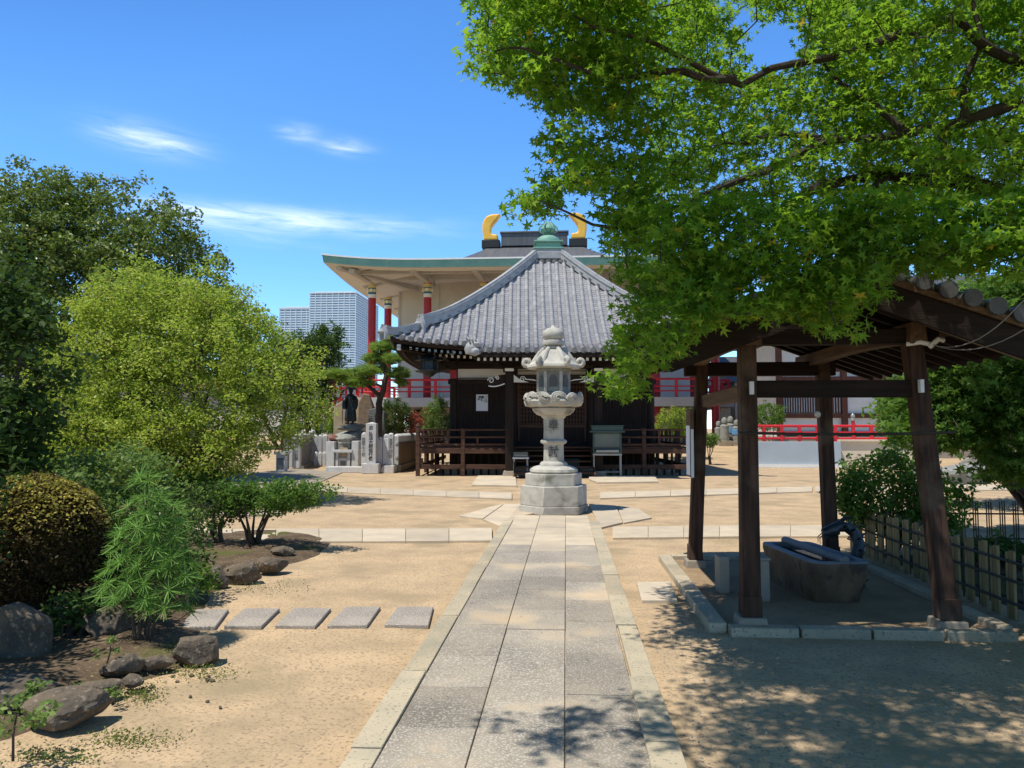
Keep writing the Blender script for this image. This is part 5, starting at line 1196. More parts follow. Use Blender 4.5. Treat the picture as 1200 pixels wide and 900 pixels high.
# basin with dragon spout
def basin():
    c = Vector((2.31, 7.45, .03)); t = thing('stone_basin', 'rough brown stone water basin with blue grey rim under the pavilion', 'basin', c, R(7))
    import bmesh
    bm = bmesh.new(); nx, ny, nz_ = 12, 24, 8; L, Wd, H = .62, .265, .42
    P = {}
    mb = M(); N = 56; rings = []
    def outline(k, inset=0):
        out = []
        for i in range(N):
            a = 2 * math.pi * i / N; ca, sa = math.cos(a), math.sin(a); e = .22
            x = (abs(ca) ** e) * math.copysign(1, ca); y = (abs(sa) ** e) * math.copysign(1, sa)
            out.append((x * (Wd - inset), y * (L - inset)))
        return out
    for (z, s, am) in ((0, .84, .03), (.08, .88, .03), (.18, .93, .03), (.28, .97, .025), (.36, 1.0, .015), (.405, 1.0, .006), (.42, .985, .003)):
        rings.append([((x * s) * (1 + am * 2 * noise.noise((x * 4, y * 4, z * 5))) + am * noise.noise((x * 9, y * 9, z * 8)), y * s + am * noise.noise((y * 7, x * 9, z * 8)), z) for x, y in outline(0)])
    for z, ins in ((.42, .075), (.33, .085), (.32, .2)): rings.append([(x, y, z) for x, y in outline(0, ins)])
    vs = sum(rings, []); k = len(rings)
    mb.add(vs, [(i * N + j, i * N + (j + 1) % N, (i + 1) * N + (j + 1) % N, (i + 1) * N + j) for i in range(k - 1) for j in range(N)])
    mi = [(0 if (q // N) < 5 else 1) for q in range(len(mb.f))]; mb.m = mi
    mb.build('basin_body', [basin_m, slate], t, ang=50); t.scale = (1, 1, .86)
    M().box(-Wd + .09, Wd - .09, -L + .09, L - .09, .30, .375).build('water', water, t)
    M().tube([(.03, -L + .02, .435), (.0, L - .02, .44)], .042, 12).build('cover_pole', slate, t)
    d = thing('dragon_spout', 'dark bronze dragon spout coiling down the far right side of the basin', 'dragon spout', c + Vector((.42, .10, -.03)), R(-10))
    pts = [(.02, -.05, .02), (.07, .03, .10), (.02, .10, .18), (-.03, .05, .26), (.03, -.02, .34), (.06, .02, .44), (.03, .06, .54), (-.04, .04, .60), (-.12, .0, .61), (-.18, -.02, .57)]
    M().tube(pts, [.03, .05, .055, .055, .055, .055, .05, .05, .055, .045], 12).build('body', bronze, d, ang=80)
    h = M().tube([(-.14, -.01, .59), (-.20, -.02, .565), (-.27, -.03, .545)], [.065, .06, .04], 12).tube([(-.17, -.02, .54), (-.25, -.03, .51)], [.035, .025], 8)
    for s in (-1, 1): h.tube([(-.13, s * .035, .63), (-.06, s * .05, .69), (.0, s * .05, .70)], [.015, .012, .004], 6); h.tube([(-.25, s * .03, .55), (-.30, s * .06, .50), (-.30, s * .07, .44)], [.006, .005, .003], 5); h.lathe([(0, -.012), (.012, 0), (0, .012)], 8, c=(-.19, s * .05, .60))
    h.build('head', bronze, d)
    sp_ = M()
    for i in range(len(pts) - 2):
        a = Vector(pts[i]).lerp(Vector(pts[i + 1]), .5); sp_.add([a + Vector((.05, .0, .02)), a + Vector((.10, 0, .06)), a + Vector((.055, 0, .06)), a + Vector((.05, .02, .04))], [(0, 1, 2), (1, 3, 2), (0, 3, 1)])
        for s in (-1, 1): sp_.tube([a + Vector((.0, s * .04, 0)), a + Vector((.03, s * .09, .02)), a + Vector((.05, s * .10, -.02))], [.015, .012, .003], 5)
    sp_.build('fins', bronze, d)
    o = solo(M().box(-.062, .062, -.11, .11, 0, .36, taper=.04).box(-.07, .07, -.12, .12, .36, .385), 'stone_stand', conc, 'small grey stone stand with flat top left of the basin', 'stone stand', bevel=.01); o.location = (1.72, 7.0, .028)
    o = solo(M().box(-.05, .05, -.1, .1, 0, .34), 'stone_block', conc, 'narrow stone block behind the left front pavilion post', 'stone stand', bevel=.01); o.location = (1.45, 7.3, .028)
basin()

# ================================================================ BAMBOO FENCES
def bamboo_fences():
    t = thing('bamboo_fence', 'low fence of broad yellowish split bamboo slats tied to dark rails along the pavilion', 'bamboo fence', (3.65, 10, 0), group='bamboo fences round the right bed')
    y = 10.02; i = 0
    while y > 3.4:
        x = 3.62 + .01 * (i % 3); h = .55 + .03 * random.random(); w = .06 + .012 * random.random()
        if True: M().box(x - .012, x + .012, y - w, y - .004, 0, h).box(x - .012, x + .012, y + .004, y + w * .7, 0, h - .015).build('slat', bamb, t, world=True, bevel=.003)
        y -= .215; i += 1
    for k in range(0, 48):
        yy = 10.0 - k * .1375
        if k % 2 == 0: continue
        M().tube([(3.66, yy, 0), (3.66, yy, .60)], .009, 6).build('thin_stake', bambd, t, world=True)
    for z in (.14, .32, .47): M().tube([(3.592, 10.1, z), (3.592, 3.3, z)], .012, 6).tube([(3.685, 10.1, z), (3.685, 3.3, z)], .010, 6).build('rail', bambd, t, world=True)
    t = thing('bamboo_fence', 'low fence of thin dark bamboo stakes in threes at the far side of the bed', 'bamboo fence', (3.7, 10.1, 0), group='bamboo fences round the right bed')
    for k in range(26):
        x = 3.72 + k * .163
        for q in (-.028, 0, .028): M().tube([(x + q, 10.12, 0), (x + q, 10.12, .62 + .01 * random.random())], .0075, 6).build('thin_stake', bambd, t, world=True)
    for z in (.16, .47): M().tube([(3.6, 10.10, z), (8.1, 10.10, z)], .012, 6).build('rail', bambd, t, world=True)
bamboo_fences()

# ================================================================ ROCKS at the left
RK = [
    ((14, 775), (.22, .2, .25), .1, 1, 'big mossy upright boulder under the golden round bush', 5.05),
    ((70, 855), (.235, .17, .10), .3, 2, 'flat topped grey rock half in shade, nearest the camera', None),
    ((228, 780), (.155, .12, .11), .2, 3, 'blunt brown rock right of the umbrella pine foot', None),
    ((140, 797), (.13, .10, .07), .5, 4, 'small dark rock before the thin seedling', None),
    ((152, 812), (.07, .06, .04), .1, 14, 'small stone in front of the seedling rock', None),
    ((180, 790), (.12, .06, .045), .3, 15, 'long low stone between seedling rock and blunt rock', None),
    ((112, 823), (.13, .08, .05), .5, 16, 'flat grey stone touching the near flat rock', None),
    ((20, 838), (.14, .09, .06), .1, 17, 'dark jagged stone at the left picture edge', None),
    ((238, 690), (.27, .15, .12), .15, 6, 'long red brown edging rock, leftmost in front of the low shrubs', None),
    ((283, 684), (.22, .12, .12), .1, 7, 'red brown edging rock in the middle before the low shrubs', None),
    ((318, 673), (.17, .12, .11), .6, 8, 'rounded edging rock at the right end before the low shrubs', None),
    ((205, 700), (.2, .14, .10), .3, 18, 'edging rock half hidden behind the umbrella pine', None),
    ((330, 655), (.15, .12, .07), .3, 19, 'small edging rock farthest right by the low shrub', None),
    ((70, 745), (.30, .18, .12), .3, 20, 'pale flat rock in deep shade below the golden bush', None),
    ((10, 830), (.2, .2, .1), 0, 22, 'low brown rock in the bottom left corner', None),
    ((120, 752), (.2, .18, .14), .3, 23, 'dark rock in the shade behind the umbrella pine', None),
]
for (pp, s, rz_, sd_, lb, _) in RK:
    g = G(*pp); rock('garden_rock', lb, (g.x, g.y + s[1] * .3, .05 + s[2] * .35), s, rz_, sd_, rockm)
for i in range(24):                                       # loose pebbles along the bed edge
    u = random.random(); a = G(90 + 170 * random.random(), 772 + 60 * random.random()); k = .006 + .011 * random.random()
    o = rock('pebble', 'small loose pebble on the sand at the bed edge', (a.x, a.y, k * .3), (k * 1.3, k, k * .7), u * 6, 100 + i % 6, rockm, group='loose pebbles at the bed edge', cat='pebble', sub=2)

# ================================================================ PLANTS
def bush_limbs(c, n, r, h, seed, r0=.02):
    g = random.Random(seed); L = []
    for i in range(n):
        a = 2 * math.pi * (i + g.random() * .6) / n; p = [Vector((c[0] + .05 * math.cos(a), c[1] + .05 * math.sin(a), c[2]))]
        for k in range(1, 4): t = k / 3; p.append(Vector((c[0] + r * t * math.cos(a) * (.7 + .5 * g.random()), c[1] + r * t * math.sin(a) * (.7 + .5 * g.random()), c[2] + h * t)))
        L.append((p, [r0, r0 * .8, r0 * .5, r0 * .25]))
    return L
def bush(name, label, cat, base, lobes, ncl, per, rad, size, mt, tmpl=TO, seed=1, group=None, shell=.55, upb=.7, r0=.006, nl=6, flat=.8, lump=.28, stem=.02):
    C = crown_pts(ncl, lobes, seed, shell, lump); L = lobes[0]
    return tree(name, label, cat, base, bush_limbs(base, nl, L[3] * .5, max(.1, L[2] - base[2]), seed, stem), C, per, rad, size, mt, tmpl, upb, flat, group, bark, seed, r0, 'leaves', 'stems')

# golden topped round azalea: upright twigs, gold tips on a brown inside
b = G(30, 738); b.z = .05
cB = (b.x - .25, b.y + .35, .64)
az_ = bush('azalea_bush', 'round clipped azalea, dark bronze inside with golden yellow tips, at the left edge', 'bush', (cB[0], cB[1], .05), [(cB[0], cB[1], cB[2], .57, .55, .50)], 900, 24, .075, .030, lf_brown, TO, 3, shell=.86, lump=.10, r0=.004, nl=16, stem=.014)
g_ = np.random.default_rng(4); P_ = []
while len(P_) < 4200:
    d_ = g_.normal(size=3); d_ /= np.linalg.norm(d_)
    if d_[2] < -.1 + .9 * g_.random() ** .7 + .25 * noise.noise(Vector(d_) * 3): continue
    k_ = 1.0 + .07 * noise.noise(Vector(d_) * 4) + .05 * g_.random(); P_.append((cB[0] + d_[0] * .57 * k_, cB[1] + d_[1] * .55 * k_, cB[2] + d_[2] * .50 * k_))
leaf_obj('golden_tips', np.array(P_), .032, lf_gold, TO, 1.0, az_, seed=44, org=(cB[0], cB[1], .05))
# umbrella pine: whorls of needles on upright stems
def umbrella_pine():
    b = G(163, 760); b.z = .06; t = thing('umbrella_pine', 'bright green umbrella pine sapling with star shaped needle whorls', 'conifer', b)
    g = random.Random(5); C = []; D = []; mb = M(); S = [(0, 0), (-.10, .05), (.09, .03), (.17, -.02), (.02, .12)]
    Hs = (1.16, .78, .92, .62, 1.0)
    for (sx, sy), h in zip(S, Hs):
        top = Vector((sx * 1.3 + .03, sy, h)); mb.tube([(sx * .5, sy * .5, 0), (sx, sy, h * .5), top], [.013, .009, .004], 6)
        for k in range(int(h * 30)):
            z = .16 + (h - .16) * (k / int(h * 30)) ** .9; w = .225 * (1 - z / h) ** .6 * (.55 + .45 * min(1, z / .35)) + .03; a = k * 2.4 + g.random()
            p0 = Vector((sx, sy, 0)).lerp(top, z / h); p0.z = z - .06; q = p0 + Vector((math.cos(a) * w, math.sin(a) * w, .07 + .04 * g.random()))
            mb.tube([p0, p0.lerp(q, .5) + Vector((0, 0, -.01)), q], [.004, .003, .002], 4, cap=False); C.append(q); D.append((q - p0).normalized())
    P = []; T = []
    for q, d in zip(C, D):
        ax = (d * .8 + Vector((0, -.35, .6))).normalized(); u = ax.orthogonal().normalized(); v = ax.cross(u); n = 26
        for i in range(n):
            a = 2 * math.pi * i / n + g.random() * .2; e = (.10 + .45 * g.random()); dd = (u * math.cos(a) + v * math.sin(a) + ax * e - Vector((0, 0, .12))).normalized(); P.append(q + dd * .004); T.append(dd)
    mb.build('stems', bark, t)
    leaf_obj('needles', np.array(P), .10, lf_needle, (TNQ[0] * [1.25, 1, 1], TNQ[1]), 1.0, t, dirs=np.array(T), seed=4, svar=.25)
umbrella_pine()
# pale bush behind it, dark hedge mass at the far left
b = Vector((-4.5, 7.4, .05)); bush('leafy_bush', 'pale green leafy bush behind the umbrella pine', 'bush', b, [(b.x, b.y, .75, .75, .6, .62), (b.x + .4, b.y + .1, .5, .42, .5, .42), (b.x - .7, b.y + .3, .7, .6, .5, .6)], 500, 26, .14, .045, lf_pale, TO, 6, shell=.8)
b = Vector((-4.7, 6.6, .05)); bush('dark_bush', 'dark glossy bush between the golden bush and the pale bush', 'bush', b, [(b.x, b.y, .55, .7, .6, .5), (b.x + .9, b.y + .1, .38, .55, .4, .36)], 360, 26, .14, .05, lf_deep, TO, 7, shell=.7)
b = G(88, 752); b.z = .05; bush('leafy_clump', 'dark low leafy clump between the boulder and the umbrella pine', 'plant', b, [(b.x, b.y + .1, .22, .30, .2, .16), (b.x + .3, b.y + .3, .2, .25, .2, .14)], 60, 20, .10, .05, lf_deep, TO, 78, shell=.5)  # dark clump added to deepen the shade over the bed soil
b = G(212, 715); b.z = .03; bush('leafy_clump', 'small green clump between umbrella pine and edging rocks', 'plant', b, [(b.x - .1, b.y + .25, .20, .30, .2, .16)], 50, 20, .09, .04, lf_mid, TO, 79, shell=.5)
# low shrubs on the edged bed
b = G(300, 644); b.z = .08; bush('low_shrub', 'low spreading shrub with dark green leaves, right one of the pair on the edged bed', 'shrub', b, [(b.x + .05, b.y, .66, .55, .45, .22), (b.x + .42, b.y - .05, .68, .40, .36, .20), (b.x + .78, b.y - .1, .74, .30, .3, .14), (b.x - .3, b.y + .1, .66, .36, .3, .2)], 400, 17, .09, .040, lf_mid, TO, 8, nl=7, stem=.024, shell=.7, group='low shrubs on the edged bed')
b = G(256, 642); b.z = .08; bush('low_shrub', 'low open shrub with bare twigs, left one of the pair on the edged bed', 'shrub', b, [(b.x - .08, b.y, .54, .46, .4, .30), (b.x + .2, b.y + .2, .6, .3, .3, .2)], 200, 22, .10, .040, lf_deep, TO, 9, nl=7, stem=.022, shell=.7, group='low shrubs on the edged bed')
# seedlings and little plants
def sprig(px, py, h, label, n=5, size=.03, mt=lf_pale, per=26, rad=.06, spread=.10, group='small seedlings among the rocks'):
    b = G(px, py); b.z = .03; C = np.array([(b.x + spread * (random.random() - .5) * 2, b.y + spread * (random.random() - .5) * 2, b.z + h * (.5 + .5 * random.random())) for _ in range(n)])
    return tree('seedling', label, 'seedling', b, [([b, b + Vector((.01, 0, h * .5)), b + Vector((.02, 0, h * .8))], [.006, .005, .003])], C, per, rad, size, mt, TO, .7, .6, group, bark, int(px), .003, 'leaves', 'stem')
sprig(124, 800, .24, 'thin seedling with a flat tuft of pale leaves in the shade', 5, .026, per=14, rad=.03, spread=.05)
sprig(38, 842, .13, 'bright leafy seedling left of the near flat rock', 10, .032, per=14, rad=.05, spread=.07)
sprig(82, 822, .06, 'tiny pale seedling between the boulder and the near rock', 4, .024, per=12, rad=.035, spread=.05)
sprig(135, 830, .07, 'small weed right of the near flat rock', 5, .024, per=12, rad=.03, spread=.05)
bush('bush', 'unseen dark bush beyond the left edge, added to shade the rocks', 'bush', (-3.75, 3.75, .05), [(-4.1, 3.9, 1.3, .55, .8, 1.0), (-4.3, 4.7, 1.2, .5, .6, .9)], 380, 24, .14, .05, lf_deep, TO, 77, shell=.6)  # stands out of view, added to throw shade on the rocks
sprig(15, 900, .26, 'leafy plant in the bottom left corner', 16, .034, per=16, rad=.07, spread=.16)
sprig(70, 760, .16, 'grassy dark plant under the golden bush', 6, .05, lf_deep, per=12, rad=.08)
# moss and weeds strewn along the bed edges
Pn = []; 
for _ in range(2600):
    q = random.choice([(235, 790, 45, 9), (110, 800, 60, 12), (60, 890, 60, 10), (165, 815, 30, 12), (300, 690, 60, 8), (150, 870, 60, 10)]); a = G(q[0] + random.gauss(0, q[2] * .5), q[1] + random.gauss(0, q[3] * .6)); Pn.append((a.x, a.y, .022))
o = leaf_obj('moss', np.array(Pn), .016, grassm, TD, .6, seed=12); o['kind'] = 'stuff'
# fallen leaves and grit on the sand
Pn = []
for _ in range(2600):
    y = 2.6 + 12 * random.random() ** 1.6; x = random.uniform(-4, 6.5)
    if PX0 < x < PX1 and random.random() < .7: continue
    Pn.append((x, y, .012 + (.028 if PX0 < x < PX1 else 0)))
o = leaf_obj('leaf_litter', np.array(Pn), .011, soil, TD, 3.5, seed=13, svar=.7); o['kind'] = 'stuff'
Pn = []
for _ in range(3000):
    y = 2.6 + 3.4 * random.random(); x = random.uniform(.6, 5.5); Pn.append((x, y, .008))
o = leaf_obj('gravel', np.array(Pn), .010, stonedk, (np.array([(-.5, -.4, 0), (.5, -.3, 0), (.35, .4, 0), (-.3, .35, 0), (-.25, -.2, .4), (.25, -.15, .4), (.2, .2, .4), (-.15, .15, .4)], float), [(4, 5, 6, 7), (0, 1, 5, 4), (1, 2, 6, 5), (2, 3, 7, 6), (3, 0, 4, 7)]), 6, seed=14, svar=.6); o['kind'] = 'stuff'

# ---------------------------------------------------------------- large trees on the left
def big_tree(label, base, lobes, ncl, per, rad, size, mt, seed, group='large trees left of the path', name='broadleaf_tree', tmpl=TD, stems=4, r=.11, shell=.62, lump=.3, bk=None, flat=.7, upb=.8):
    g = random.Random(seed); L = []; b = Vector(base)
    for i in range(stems):
        lb = lobes[i % len(lobes)]; a = 2 * math.pi * i / stems + g.random(); tx = Vector((lb[0] + lb[3] * .45 * math.cos(a), lb[1] + lb[4] * .45 * math.sin(a), lb[2] + lb[5] * (.1 + .5 * g.random())))
        m1 = b.lerp(tx, .35) + Vector((0, 0, .2)); m2 = b.lerp(tx, .7) + Vector((g.gauss(0, .15), g.gauss(0, .15), .2)); L.append(([b + Vector((.08 * math.cos(a), .08 * math.sin(a), -.1)), m1, m2, tx], [r, r * .7, r * .45, r * .18]))
        for k in range(3):
            a2 = a + g.uniform(-1.2, 1.2); e = tx.lerp(m1, .3 + .5 * g.random()); q = e + Vector((lb[3] * .6 * math.cos(a2), lb[4] * .6 * math.sin(a2), lb[5] * g.uniform(-.1, .6))); L.append(([e, e.lerp(q, .5) + Vector((0, 0, .1)), q], [r * .4, r * .25, r * .1]))
    C = crown_pts(ncl, lobes, seed, shell, lump)
    return tree(name, label, 'tree', base, L, C, per, rad, size, mt, tmpl, upb, flat, group, bk or bark, seed, .014)
Y1 = 15.4
def lobe(px, py, Y, rx, ry, rz_): p = AT(px, py, Y); return (p.x, p.y, p.z, rx * Y / FPX, ry, rz_ * Y / FPX)
big_tree('broad yellow green tree with many thin stems, the front large tree', (G(205, 590).x, Y1, .05),
         [lobe(215, 440, Y1, 128, 1.9, 132), lobe(120, 450, Y1 + .3, 88, 1.5, 118), lobe(318, 462, Y1 - .1, 68, 1.4, 74), lobe(170, 380, Y1 + .3, 85, 1.4, 74), lobe(262, 392, Y1 + .4, 56, 1.2, 62), lobe(110, 530, Y1 - .6, 80, 1.2, 60), lobe(215, 520, Y1 - .9, 100, 1.1, 56)],
         2400, 42, .24, .068, lf_yel, 31, stems=7, r=.06, shell=.66)
big_tree('tall dark green tree with glossy leaves rising behind the yellow green tree', (AT(80, 590, 22).x, 22, .05),
         [lobe(110, 330, 22, 125, 2.6, 135), lobe(20, 330, 22, 120, 2.6, 130), lobe(195, 330, 21.6, 68, 1.9, 92), lobe(60, 260, 22.5, 80, 2, 66), lobe(-110, 380, 22, 130, 2.6, 150), lobe(240, 380, 21.4, 45, 1.6, 70), lobe(60, 470, 21, 190, 2, 80)],
         3300, 40, .34, .125, lf_dark, 32, stems=6, r=.16, shell=.66, lump=.34)
big_tree('dark leafy tree at the left picture edge standing nearest the camera', (-6.0, 7.6, .05), [(-5.95, 7.4, 2.2, .95, .7, 1.05), (-5.65, 7.2, 1.5, .6, .5, .5), (-6.5, 7.6, 2.9, .9, .8, .7), (-6.2, 7.6, 1.2, .8, .5, .6)],
         430, 24, .20, .085, lf_deep, 33, stems=4, r=.05, tmpl=TO, shell=.6)
big_tree('dark bushy tree behind the enclosure fence, left of the monk statue', (AT(368, 502, 35).x, 35, .2), [lobe(372, 430, 35, 34, 1.4, 48), lobe(345, 440, 35, 42, 1.4, 46), lobe(372, 478, 34.5, 28, 1, 34), lobe(385, 398, 35.5, 20, 1, 22)],
         560, 26, .30, .13, lf_deep, 34, stems=4, r=.1)
big_tree('lighter green tree behind the yellow green tree below the towers', (AT(330, 502, 40).x, 40, .3), [lobe(345, 425, 40, 42, 1.6, 34), lobe(382, 408, 40.5, 20, 1.4, 24), lobe(290, 420, 40, 60, 1.5, 60)], 620, 26, .34, .14, lf_mid, 35, stems=4, r=.12)
bush('hedge', 'dark dense shrubs below the large trees at the left', 'hedge', (-11.5, 16, .05), [(-11.5, 15.8, .9, 3.4, 1.0, 1.0), (-15, 17, 1.3, 3, 1.2, 1.5), (-9, 17.5, .7, 1.2, 1, .75)], 900, 26, .28, .10, lf_deep, TO, 36, shell=.7, nl=8)
bush('hedge', 'low shrubs on the tree bed right of the yellow green tree stems', 'hedge', (-7.4, 14.6, .05), [(-7.6, 14.6, .35, 1.1, .6, .4)], 260, 26, .14, .06, lf_mid, TO, 37, shell=.7)

# shrubs in the middle distance
def mbush(px, py, Y, rx, rz_, label, mt, seed, size=.07, n=260, name='garden_shrub', z0=None):
    p = AT(px, py, Y); b = (p.x, Y, z0 if z0 is not None else gz(0, Y)); bush(name, label, 'shrub', b, [(p.x, Y, p.z, rx * Y / FPX, .7, rz_ * Y / FPX)], n, 24, .16, size, mt, TD, seed, shell=.72, group='shrubs around the halls')
mbush(513, 492, 33.5, 17, 28, 'tall pale green shrub at the left wall of the prayer hall', lf_pale, 41, n=330)
mbush(463, 492, 33.5, 20, 26, 'dark green shrub right of the pine trunk', lf_deep, 42, n=320)
mbush(485, 500, 34, 13, 18, 'thin reddish shrub between the dark shrub and the pale shrub', lf_red, 43, n=110)
mbush(395, 500, 33.5, 13, 16, 'low green shrub at the foot of the beige slab', lf_mid, 44, n=160)
mbush(795, 497, 36, 28, 20, 'rounded yellow green shrub right of the prayer hall', lf_yel, 45, n=320)
mbush(832, 515, 33, 9, 8, 'small grassy plant beside the pavilion notice board', lf_pale, 46, n=60, size=.08)
mbush(900, 488, 36, 20, 16, 'light green round shrub behind the red railing', lf_mid, 47, n=240)
mbush(900, 432, 46, 26, 22, 'green tree top beyond the red railing', lf_mid, 48, n=330, size=.12, name='garden_tree')
# pine with cloud shaped pads
def pine():
    Y = 29.2; b = AT(443, 520, Y); b.z = .2; q = lambda px, py, dy=0: AT(px, py, Y + dy)
    t = thing('pine_tree', 'trained pine with layered needle pads over the bronze monk', 'pine tree', b)
    mb = M(); L = [([b, q(443, 490), q(446, 465), q(452, 440), q(448, 420), q(446, 405)], [.16, .14, .12, .09, .06, .03]), ([q(446, 465), q(432, 452, -.3), q(412, 440, -.3), q(385, 440, -.2)], [.09, .07, .05, .02]), ([q(452, 442), q(462, 436, .2), q(472, 440, .1)], [.06, .04, .02]), ([q(450, 455), q(436, 448, .2), q(424, 452, .3)], [.05, .04, .02])]
    pads = [(448, 408, 16, 9, 0), (440, 422, 18, 8, .3), (462, 421, 15, 8, -.2), (430, 436, 16, 8, -.4), (467, 438, 14, 9, 0), (420, 449, 18, 9, -.3), (398, 440, 20, 8, -.2), (383, 441, 12, 5, -.1), (470, 450, 8, 5, .1), (446, 434, 12, 7, .5), (408, 446, 16, 7, .2), (455, 398, 8, 5, 0)]
    C = []
    g = np.random.default_rng(8)
    for (px, py, rx, rr, dy) in pads:
        c = q(px, py, dy); k = Y / FPX; n = int(rx * rr * .75)
        for _ in range(n): d = g.normal(size=3); d /= np.linalg.norm(d); r = g.random() ** .4; C.append((c.x + d[0] * rx * k * r, c.y + d[1] * .45 * r, c.z + d[2] * rr * k * r * .9))
    C = np.array(C); twigs(mb, [([tuple(a) for a in p], r) for p, r in L], C, .012, 8); mb.build('trunk', bark, t, world=True)
    n = 46; P = np.repeat(C, n, axis=0); D = g.normal(size=P.shape); D[:, 2] = np.abs(D[:, 2]) * .9 + .1
    leaf_obj('needles', P, .15, lf_pine, (TNQ[0] * [1.3, 1, 1], TNQ[1]), .5, t, dirs=D, seed=9, org=b)
pine()

# ---------------------------------------------------------------- right garden behind the bamboo fence
b = (3.95, 9.6, .08); bush('leafy_bush', 'loose green bush behind the right rear pavilion post', 'bush', b, [(3.95, 9.7, .78, .62, .5, .55), (4.45, 9.8, .62, .5, .4, .42), (3.5, 9.6, .75, .25, .3, .4)], 330, 20, .16, .065, lf_mid, TO, 51, shell=.7, nl=9)
def seg(px, py, Y, rx, ry, rz_): return lobe(px, py, Y, rx, ry, rz_)
big_tree('dark green maple overhanging the bamboo fence at the right', (7.4, 12.5, .05), [seg(1150, 440, 10.5, 75, 1.0, 62), seg(1215, 500, 10.3, 90, 1.0, 70), seg(1085, 470, 11.2, 40, .9, 42), seg(1180, 380, 11, 110, 1.2, 60), seg(1090, 505, 10.8, 38, .7, 26)],
         900, 26, .24, .085, lf_mid, 52, group='trees on the right', tmpl=TM, stems=5, r=.09, flat=.45, name='maple_tree')
big_tree('green tree behind the right maple, farthest right beyond the fence', (10, 16, .05), [seg(1150, 470, 15.5, 70, 1.0, 60), seg(1230, 430, 16, 110, 1.5, 100), seg(1060, 478, 16.5, 32, 1.0, 38)], 620, 26, .34, .12, lf_mid, 53, group='trees on the right', stems=5, r=.12)
sprig(1168, 655, .34, 'feathery pale weed in the bed behind the bamboo fence', 8, .03, per=10, rad=.06, spread=.06, group='small seedlings in the right bed')
for k, (x, y, lb) in enumerate(((4.6, 8.8, 'low dark ground shrub inside the right bed by the far fence'), (5.4, 7.6, 'low dark shrub inside the right bed near its middle'), (4.7, 6.6, 'low leafy shrub close behind the near bamboo slats'))):
    bush('ground_shrub', lb, 'shrub', (x, y, .1), [(x, y, .18, .55, .6, .16)], 130, 20, .10, .05, lf_deep, TO, 60 + k, shell=.6, group='low shrubs in the right bed')
for (pp, s, sd_, lb) in (((1130, 566), (.9, .5, .42), 71, 'big grey boulder beyond the far bamboo fence'), ((1190, 562), (1.1, .6, .35), 72, 'long pale grey boulder at the right edge beyond the fence'), ((1085, 558), (.6, .4, .35), 73, 'grey boulder behind the leaning right front post'), ((1160, 548), (1.4, .6, .5), 74, 'large dark boulder farthest back under the maple')):
    g_ = G(*pp); rock('boulder', lb, (g_.x, g_.y, s[2] * .5), s, .3, sd_, stonedk, group='grey boulders beyond the bamboo fence')

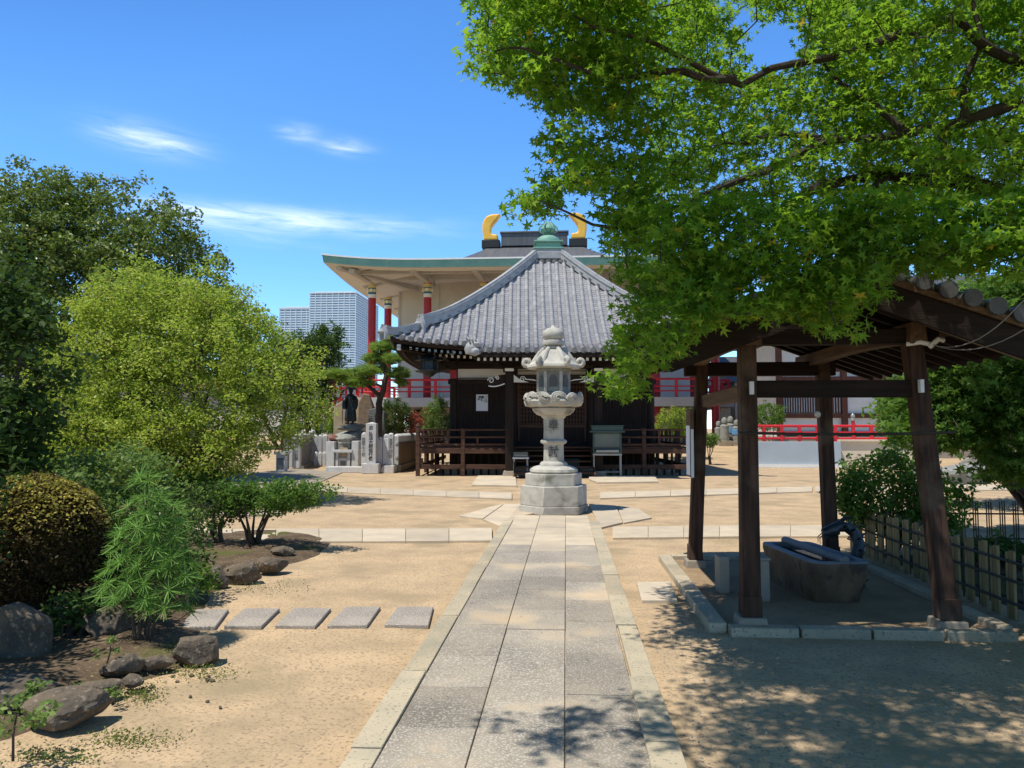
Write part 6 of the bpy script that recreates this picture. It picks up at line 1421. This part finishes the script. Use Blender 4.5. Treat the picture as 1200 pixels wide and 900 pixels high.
# ================================================================ THE MAPLE over the pavilion
def maple():
    poly = [(562, -30), (556, 60), (573, 95), (600, 106), (640, 118), (664, 138), (640, 168), (642, 195), (616, 232), (612, 254), (645, 262), (692, 274), (728, 300), (748, 350), (735, 392), (716, 420), (712, 452), (735, 470), (762, 440), (795, 402), (822, 378), (870, 366), (950, 368), (982, 390), (1000, 380), (1012, 350), (1045, 318), (1100, 316), (1210, 322), (1290, 330), (1290, -60)]
    def inside(x, y):
        r = False; n = len(poly)
        for i in range(n):
            x1, y1 = poly[i]; x2, y2 = poly[(i + 1) % n]
            if (y1 > y) != (y2 > y) and x < (x2 - x1) * (y - y1) / (y2 - y1) + x1: r = not r
        return r
    base = Vector((6.3, 7.6, 0)); g = np.random.default_rng(11)
    q = lambda px, py, Y: AT(px, py, Y)
    fork = Vector((5.6, 7.0, 2.7))
    L = [([base + Vector((0, 0, -.1)), Vector((6.0, 7.4, 1.3)), fork], [.24, .20, .17]),
         ([fork, q(1215, 128, 6.3), q(1130, 138, 6.1), q(1060, 155, 6.0), q(980, 162, 5.9), q(905, 152, 5.8), q(850, 168, 5.7)], [.09, .05, .042, .034, .026, .016, .008]),
         ([q(1060, 155, 6.0), q(1020, 125, 6.1), q(985, 100, 6.2), q(955, 60, 6.3)], [.035, .026, .02, .012]),
         ([q(1130, 138, 6.1), q(1128, 95, 6.1), q(1150, 40, 6.0), q(1135, -20, 6)], [.035, .028, .022, .015]),
         ([q(980, 162, 5.9), q(930, 185, 5.8), q(870, 215, 5.6), q(800, 245, 5.4), q(740, 262, 5.2), q(690, 300 - 40, 5.1), q(645, 240, 5)], [.032, .028, .024, .02, .015, .01, .006]),
         ([fork, Vector((4.6, 6.4, 3.9)), q(1110, 20, 5.9), q(1010, 62, 5.7), q(930, 74, 5.5), q(862, 92, 5.2), q(800, 68, 5.1), q(730, 32, 5.0), q(660, 10, 4.9)], [.10, .06, .034, .030, .026, .022, .018, .012, .007]),
         ([q(862, 92, 5.2), q(800, 85, 5.1), q(740, 92, 5.0), q(680, 78, 4.9), q(620, 62, 4.8), q(580, 60, 4.8)], [.03, .024, .018, .014, .009, .005]),
         ([q(1040, 205, 6.8), q(960, 215, 6.3), q(900, 250, 6), q(840, 290, 5.6), q(790, 330, 5.4), q(755, 380, 5.3), q(740, 430, 5.3)], [.05, .04, .034, .026, .02, .014, .008]),
         ([fork, Vector((5.3, 7.0, 3.2)), q(1130, 215, 6.9), q(1040, 205, 6.8)], [.12, .09, .07, .05]),
         ([q(1130, 215, 6.9), q(1100, 270, 6), q(1060, 310, 5.2), q(1010, 345, 4.9), q(985, 380, 4.8)], [.045, .035, .025, .015, .008]),
         ([q(1040, 205, 6.8), q(1000, 270, 5.6), q(950, 320, 5.0), q(900, 350, 4.9)], [.04, .03, .02, .01]),
         ([fork, Vector((4.9, 5.2, 4.1)), Vector((3.6, 3.6, 4.7)), Vector((2.0, 2.6, 4.8)), Vector((.2, 2.4, 4.7)), Vector((-1.3, 2.7, 4.6))], [.12, .09, .07, .05, .03, .012]),
         ([Vector((3.6, 3.6, 4.7)), Vector((3.0, 2.2, 5)), Vector((2.2, .8, 5.1))], [.05, .04, .015]), ([Vector((4.9, 5.2, 4.1)), Vector((5.2, 3.6, 4.8)), Vector((5.3, 2, 5))], [.06, .04, .02])]
    C = []; tries = 0
    while len(C) < 2350:
        px, py = g.uniform(550, 1290), g.uniform(-40, 480)
        if not inside(px, py): continue
        d = noise.noise((px * .011, py * .016, 1.3)); lo = -.28 if px < 760 and py < 260 else -.5
        if 860 < px < 945 and 15 < py < 80: continue
        if 650 < px < 712 and 218 < py < 312: continue
        if d < lo and g.random() < .8: continue
        if py > 235 and px > 770: Y = g.uniform(4.3, 5.35)
        elif px < 760: Y = g.uniform(4.8, 6.2)
        else: Y = g.uniform(6.0, 8.6) if g.random() < .9 else g.uniform(4.8, 6)
        if px < 640 and g.random() < .15: continue
        p = AT(px, py, Y)
        if .6 < p.x < 3.8 and p.y > 5.1 and p.z < 3.3: continue
        C.append(tuple(p))
    for _ in range(620):                                  # the part of the crown above and in front of the frame
        x, y, z = g.uniform(.9, 6.8), g.uniform(.6, 4.6), g.uniform(4.3, 5.5)
        if (z - 1.55) / y * FPX < 520: continue
        if noise.noise((x * .9, y * .9, 4.2)) < -.02: continue
        C.append((x, y, z))
    for _ in range(26): C.append((-1.35 + g.normal() * .34, 2.75 + g.normal() * .22, 4.75 + g.normal() * .12))
    for _ in range(14): C.append((-.5 + g.normal() * .4, 2.3 + g.normal() * .2, 4.8 + g.normal() * .12))
    for _ in range(500):
        x, y, z = g.uniform(3.6, 8), g.uniform(4, 9), g.uniform(3.9, 6)
        if (z - 1.55) / y * FPX < 505 and (x < y * .66): continue
        C.append((x, y, z))
    for _ in range(2600):
        x, y, z = g.uniform(-1.2, 4.5), g.uniform(.5, 4.6), g.uniform(4.3, 5.6)
        if (z - 1.55) / y * FPX < 515 or x + .36 * z < .75 + .5 * noise.noise((y * 1.1, z, 3)) or noise.noise((x * 1.3, y * 1.3, 2.2)) < -.12: continue
        C.append((x, y, z))
    for _ in range(800):
        y = g.uniform(1.5, 8.5); z = 1.62 + .60 * y + g.random() * 1.7; x = g.uniform(.1 + .0 * y, 8)
        if z < 3.9 or noise.noise((x * .8, y * .8, 9.2)) < -.16 or (y > 5 and x < 1.2): continue
        C.append((x, y, z))
    for _ in range(900):
        y = g.uniform(2, 8.5); z = 1.62 + .60 * y + g.random() * 1.5; x = g.uniform(1.6, 7)
        if z < 3.9 or noise.noise((x * .8, y * .8, 5.2)) < -.1: continue
        C.append((x, y, z))
    C = np.array(C)
    t = thing('maple_tree', 'large maple with bright green star leaves reaching over the pavilion from the right', 'tree', base, group='trees on the right')
    mb = twigs(M(), L, C, .0085, 11, n=4); mb.build('trunk', bark_dk, t, world=True)
    P = around(C, 30, .20, .38, g)
    leaf_obj('crown', P, .046, lf_maple, TM, .8, t, seed=15, svar=.45, org=base)
maple()
